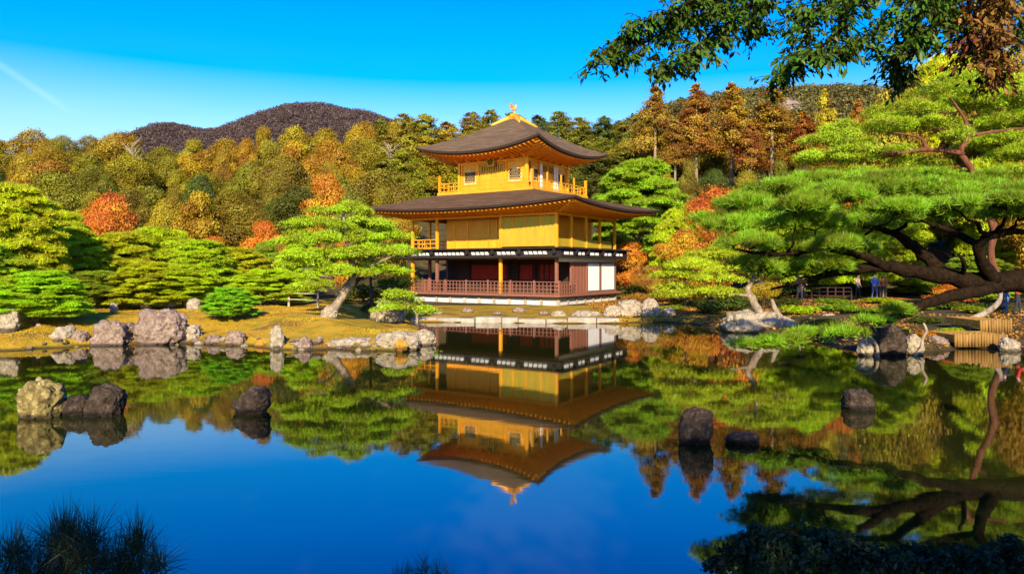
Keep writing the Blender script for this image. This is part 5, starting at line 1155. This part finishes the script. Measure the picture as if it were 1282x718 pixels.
# ------------------------------------------------------------------ visitors
M['skin'] = noisy('skin', [(.3, (.48,.27,.18)), (.7, (.58,.34,.24))], 3, 3, .6, .02)
M['hair'] = noisy('hair', [(.3, (.012,.009,.008)), (.7, (.03,.02,.016))], 20, 3, .6, .2)
def cloth(name, c): 
    M[name] = noisy(name, [(.3, tuple(x*.8 for x in c)), (.7, c)], 6, 4, .9, .2)
for n_, c_ in (('blue_cloth',(.22,.34,.62)), ('orange_cloth',(.62,.17,.04)), ('pink_cloth',(.62,.36,.28)), ('navy_cloth',(.02,.025,.05)), ('red_cloth',(.62,.035,.02)), ('white_cloth',(.66,.68,.74)), ('trouser_cloth',(.03,.03,.04)), ('denim_cloth',(.09,.14,.26))): cloth(n_, c_)
def person(label, px, Y, face, top, legs, seed, arm=.1, stride=.12, h=1.66, bag=None):
    X = (px - CX) * Y / F_PX; root = empty('person', (X, Y, ground_z(X, Y)), label, 'person', 'visitors on the far right path', face)
    J = dict(pel=(0,0,.93), wa=(0,0,1.06), ch=(0,-.01,1.26), sh=(0,0,1.40), nk=(0,-.01,1.48), hd=(0,-.03,1.565), cr=(0,-.015,1.64))
    rad = dict(pel=(.145,.11), wa=(.125,.095), ch=(.155,.11), sh=(.12,.085), nk=(.052,.052), hd=(.078,.092), cr=(.062,.07))
    E = [('pel','wa'),('wa','ch'),('ch','sh'),('sh','nk'),('nk','hd'),('hd','cr')]
    for s, n_ in ((-1,'l'), (1,'r')):
        st = stride * s
        J.update({n_+'s': (s*.185,0,1.38), n_+'e': (s*.235,.03-arm*.4,1.12), n_+'w': (s*.225,-.05-arm,.90+arm*.8), n_+'h': (s*.215,-.09-arm*1.2,.82+arm),
                  n_+'p': (s*.09,0,.86), n_+'k': (s*.10,-st*.6-.02,.48), n_+'a': (s*.10,-st+.03,.085), n_+'f': (s*.115,-st-.13,.035)})
        rad.update({n_+'s': (.068,.068), n_+'e': (.048,.048), n_+'w': (.033,.033), n_+'h': (.038,.025), n_+'p': (.095,.10), n_+'k': (.06,.062), n_+'a': (.042,.045), n_+'f': (.04,.03)})
        E += [('sh',n_+'s'),(n_+'s',n_+'e'),(n_+'e',n_+'w'),(n_+'w',n_+'h'),('pel',n_+'p'),(n_+'p',n_+'k'),(n_+'k',n_+'a'),(n_+'a',n_+'f')]
        for f in range(4):                                           # four fingers, curled
            a, b = n_+'i%d' % f, n_+'j%d' % f; hx, hy, hz = J[n_+'h']
            J[a] = (hx + s*.004, hy - .02 + f*.018, hz - .05); J[b] = (hx - s*.012, hy - .025 + f*.018, hz - .085 + abs(f-1.3)*.008)
            rad[a] = rad[b] = (.009,.009); E += [(n_+'h', a), (a, b)]
        J[n_+'t'] = (hx - s*.03, hy - .045, hz - .03); rad[n_+'t'] = (.010,.010); E.append((n_+'h', n_+'t'))
    ks = list(J); me = bpy.data.meshes.new('person_body'); me.from_pydata([J[k] for k in ks], [(ks.index(a), ks.index(b)) for a, b in E], []); me.update()
    tmp = link('body', me); md = tmp.modifiers.new('skin', 'SKIN'); md.use_smooth_shade = True
    for i, k in enumerate(ks): me.skin_vertices[0].data[i].radius = rad[k]
    me.skin_vertices[0].data[ks.index('pel')].use_root = True
    ss = tmp.modifiers.new('sub', 'SUBSURF'); ss.levels = ss.render_levels = 2
    dg = bpy.context.evaluated_depsgraph_get(); dg.update(); m2 = bpy.data.meshes.new_from_object(tmp.evaluated_get(dg)); bpy.data.objects.remove(tmp)
    for mt in (M['skin'], M[top], M[legs], M['black_wood']):
        m2.materials.append(mt)
    for p in m2.polygons:
        c = p.center; hand = c.z < .905 + arm*.8 and abs(c.x) > .185 and c.z > .6
        p.material_index = 0 if c.z > 1.465 or hand else 3 if c.z < .09 else 2 if c.z < .93 and abs(c.x) < .185 else 1
    m2.polygons.foreach_set('use_smooth', np.ones(len(m2.polygons), bool))
    k = h / 1.68
    body = link('body', m2, root); body.scale = (k, k, k)
    hb = bmesh.new(); bmesh.ops.create_icosphere(hb, subdivisions=3, radius=1)
    for v in hb.verts:
        v.co.z = max(v.co.z, -.15 if v.co.y < .1 else -1.0) if v.co.y < .1 else v.co.z
        if v.co.y < -.25 and v.co.z < .35: v.co.z = .35
        v.co = Vector((v.co.x*.088, v.co.y*.102 - .01, v.co.z*.105 + 1.605))
    hm = bpy.data.meshes.new('hair'); hb.to_mesh(hm); hb.free(); hm.materials.append(M['hair']); hm.polygons.foreach_set('use_smooth', np.ones(len(hm.polygons), bool)); link('hair', hm, root).scale = (k, k, k)
    fm = MB(); fm.tube([(0,-.115,1.575),(0,-.142,1.555),(0,-.118,1.545)], [.008,.014,.01], 6)
    o = fm.build('nose', M['skin'], root, smooth=True); o.scale = (k,k,k)
    fm = MB()
    for s in (-1, 1): fm.cbox(s*.032, -.112, 1.582, .022, .012, .010)
    o = fm.build('eyes', M['hair'], root); o.scale = (k,k,k)
    o = MB().cbox(0, -.115, 1.522, .04, .012, .009).build('mouth', M['red_wood'], root); o.scale = (k,k,k)
    return root
person('visitor in pale blue clothes standing among the far trees, tallest of three', 1095, 46, R(10), 'blue_cloth', 'denim_cloth', 1, .12)
person('visitor in an orange jacket right beside the pale blue visitor', 1106, 46.5, R(-30), 'orange_cloth', 'trouser_cloth', 2, .3, h=1.58)
person('visitor in a pale pink top left of the pale blue visitor', 1074, 47, R(40), 'pink_cloth', 'trouser_cloth', 3, .05, h=1.62)
person('visitor in dark navy clothes at the left end of the dark fence', 1001, 44.5, R(20), 'navy_cloth', 'trouser_cloth', 4, .25)
person('visitor in a white top in the shade behind the shore pine trunk', 953, 47, R(-20), 'white_cloth', 'trouser_cloth', 5, .1, h=1.6)
person('visitor in a red jacket at the right edge above the log terrace', 1274, 32, R(60), 'red_cloth', 'trouser_cloth', 6, .2)
person('visitor in dark clothes left of the red-jacketed visitor', 1258, 33, R(-50), 'navy_cloth', 'denim_cloth', 7, .15, h=1.7)
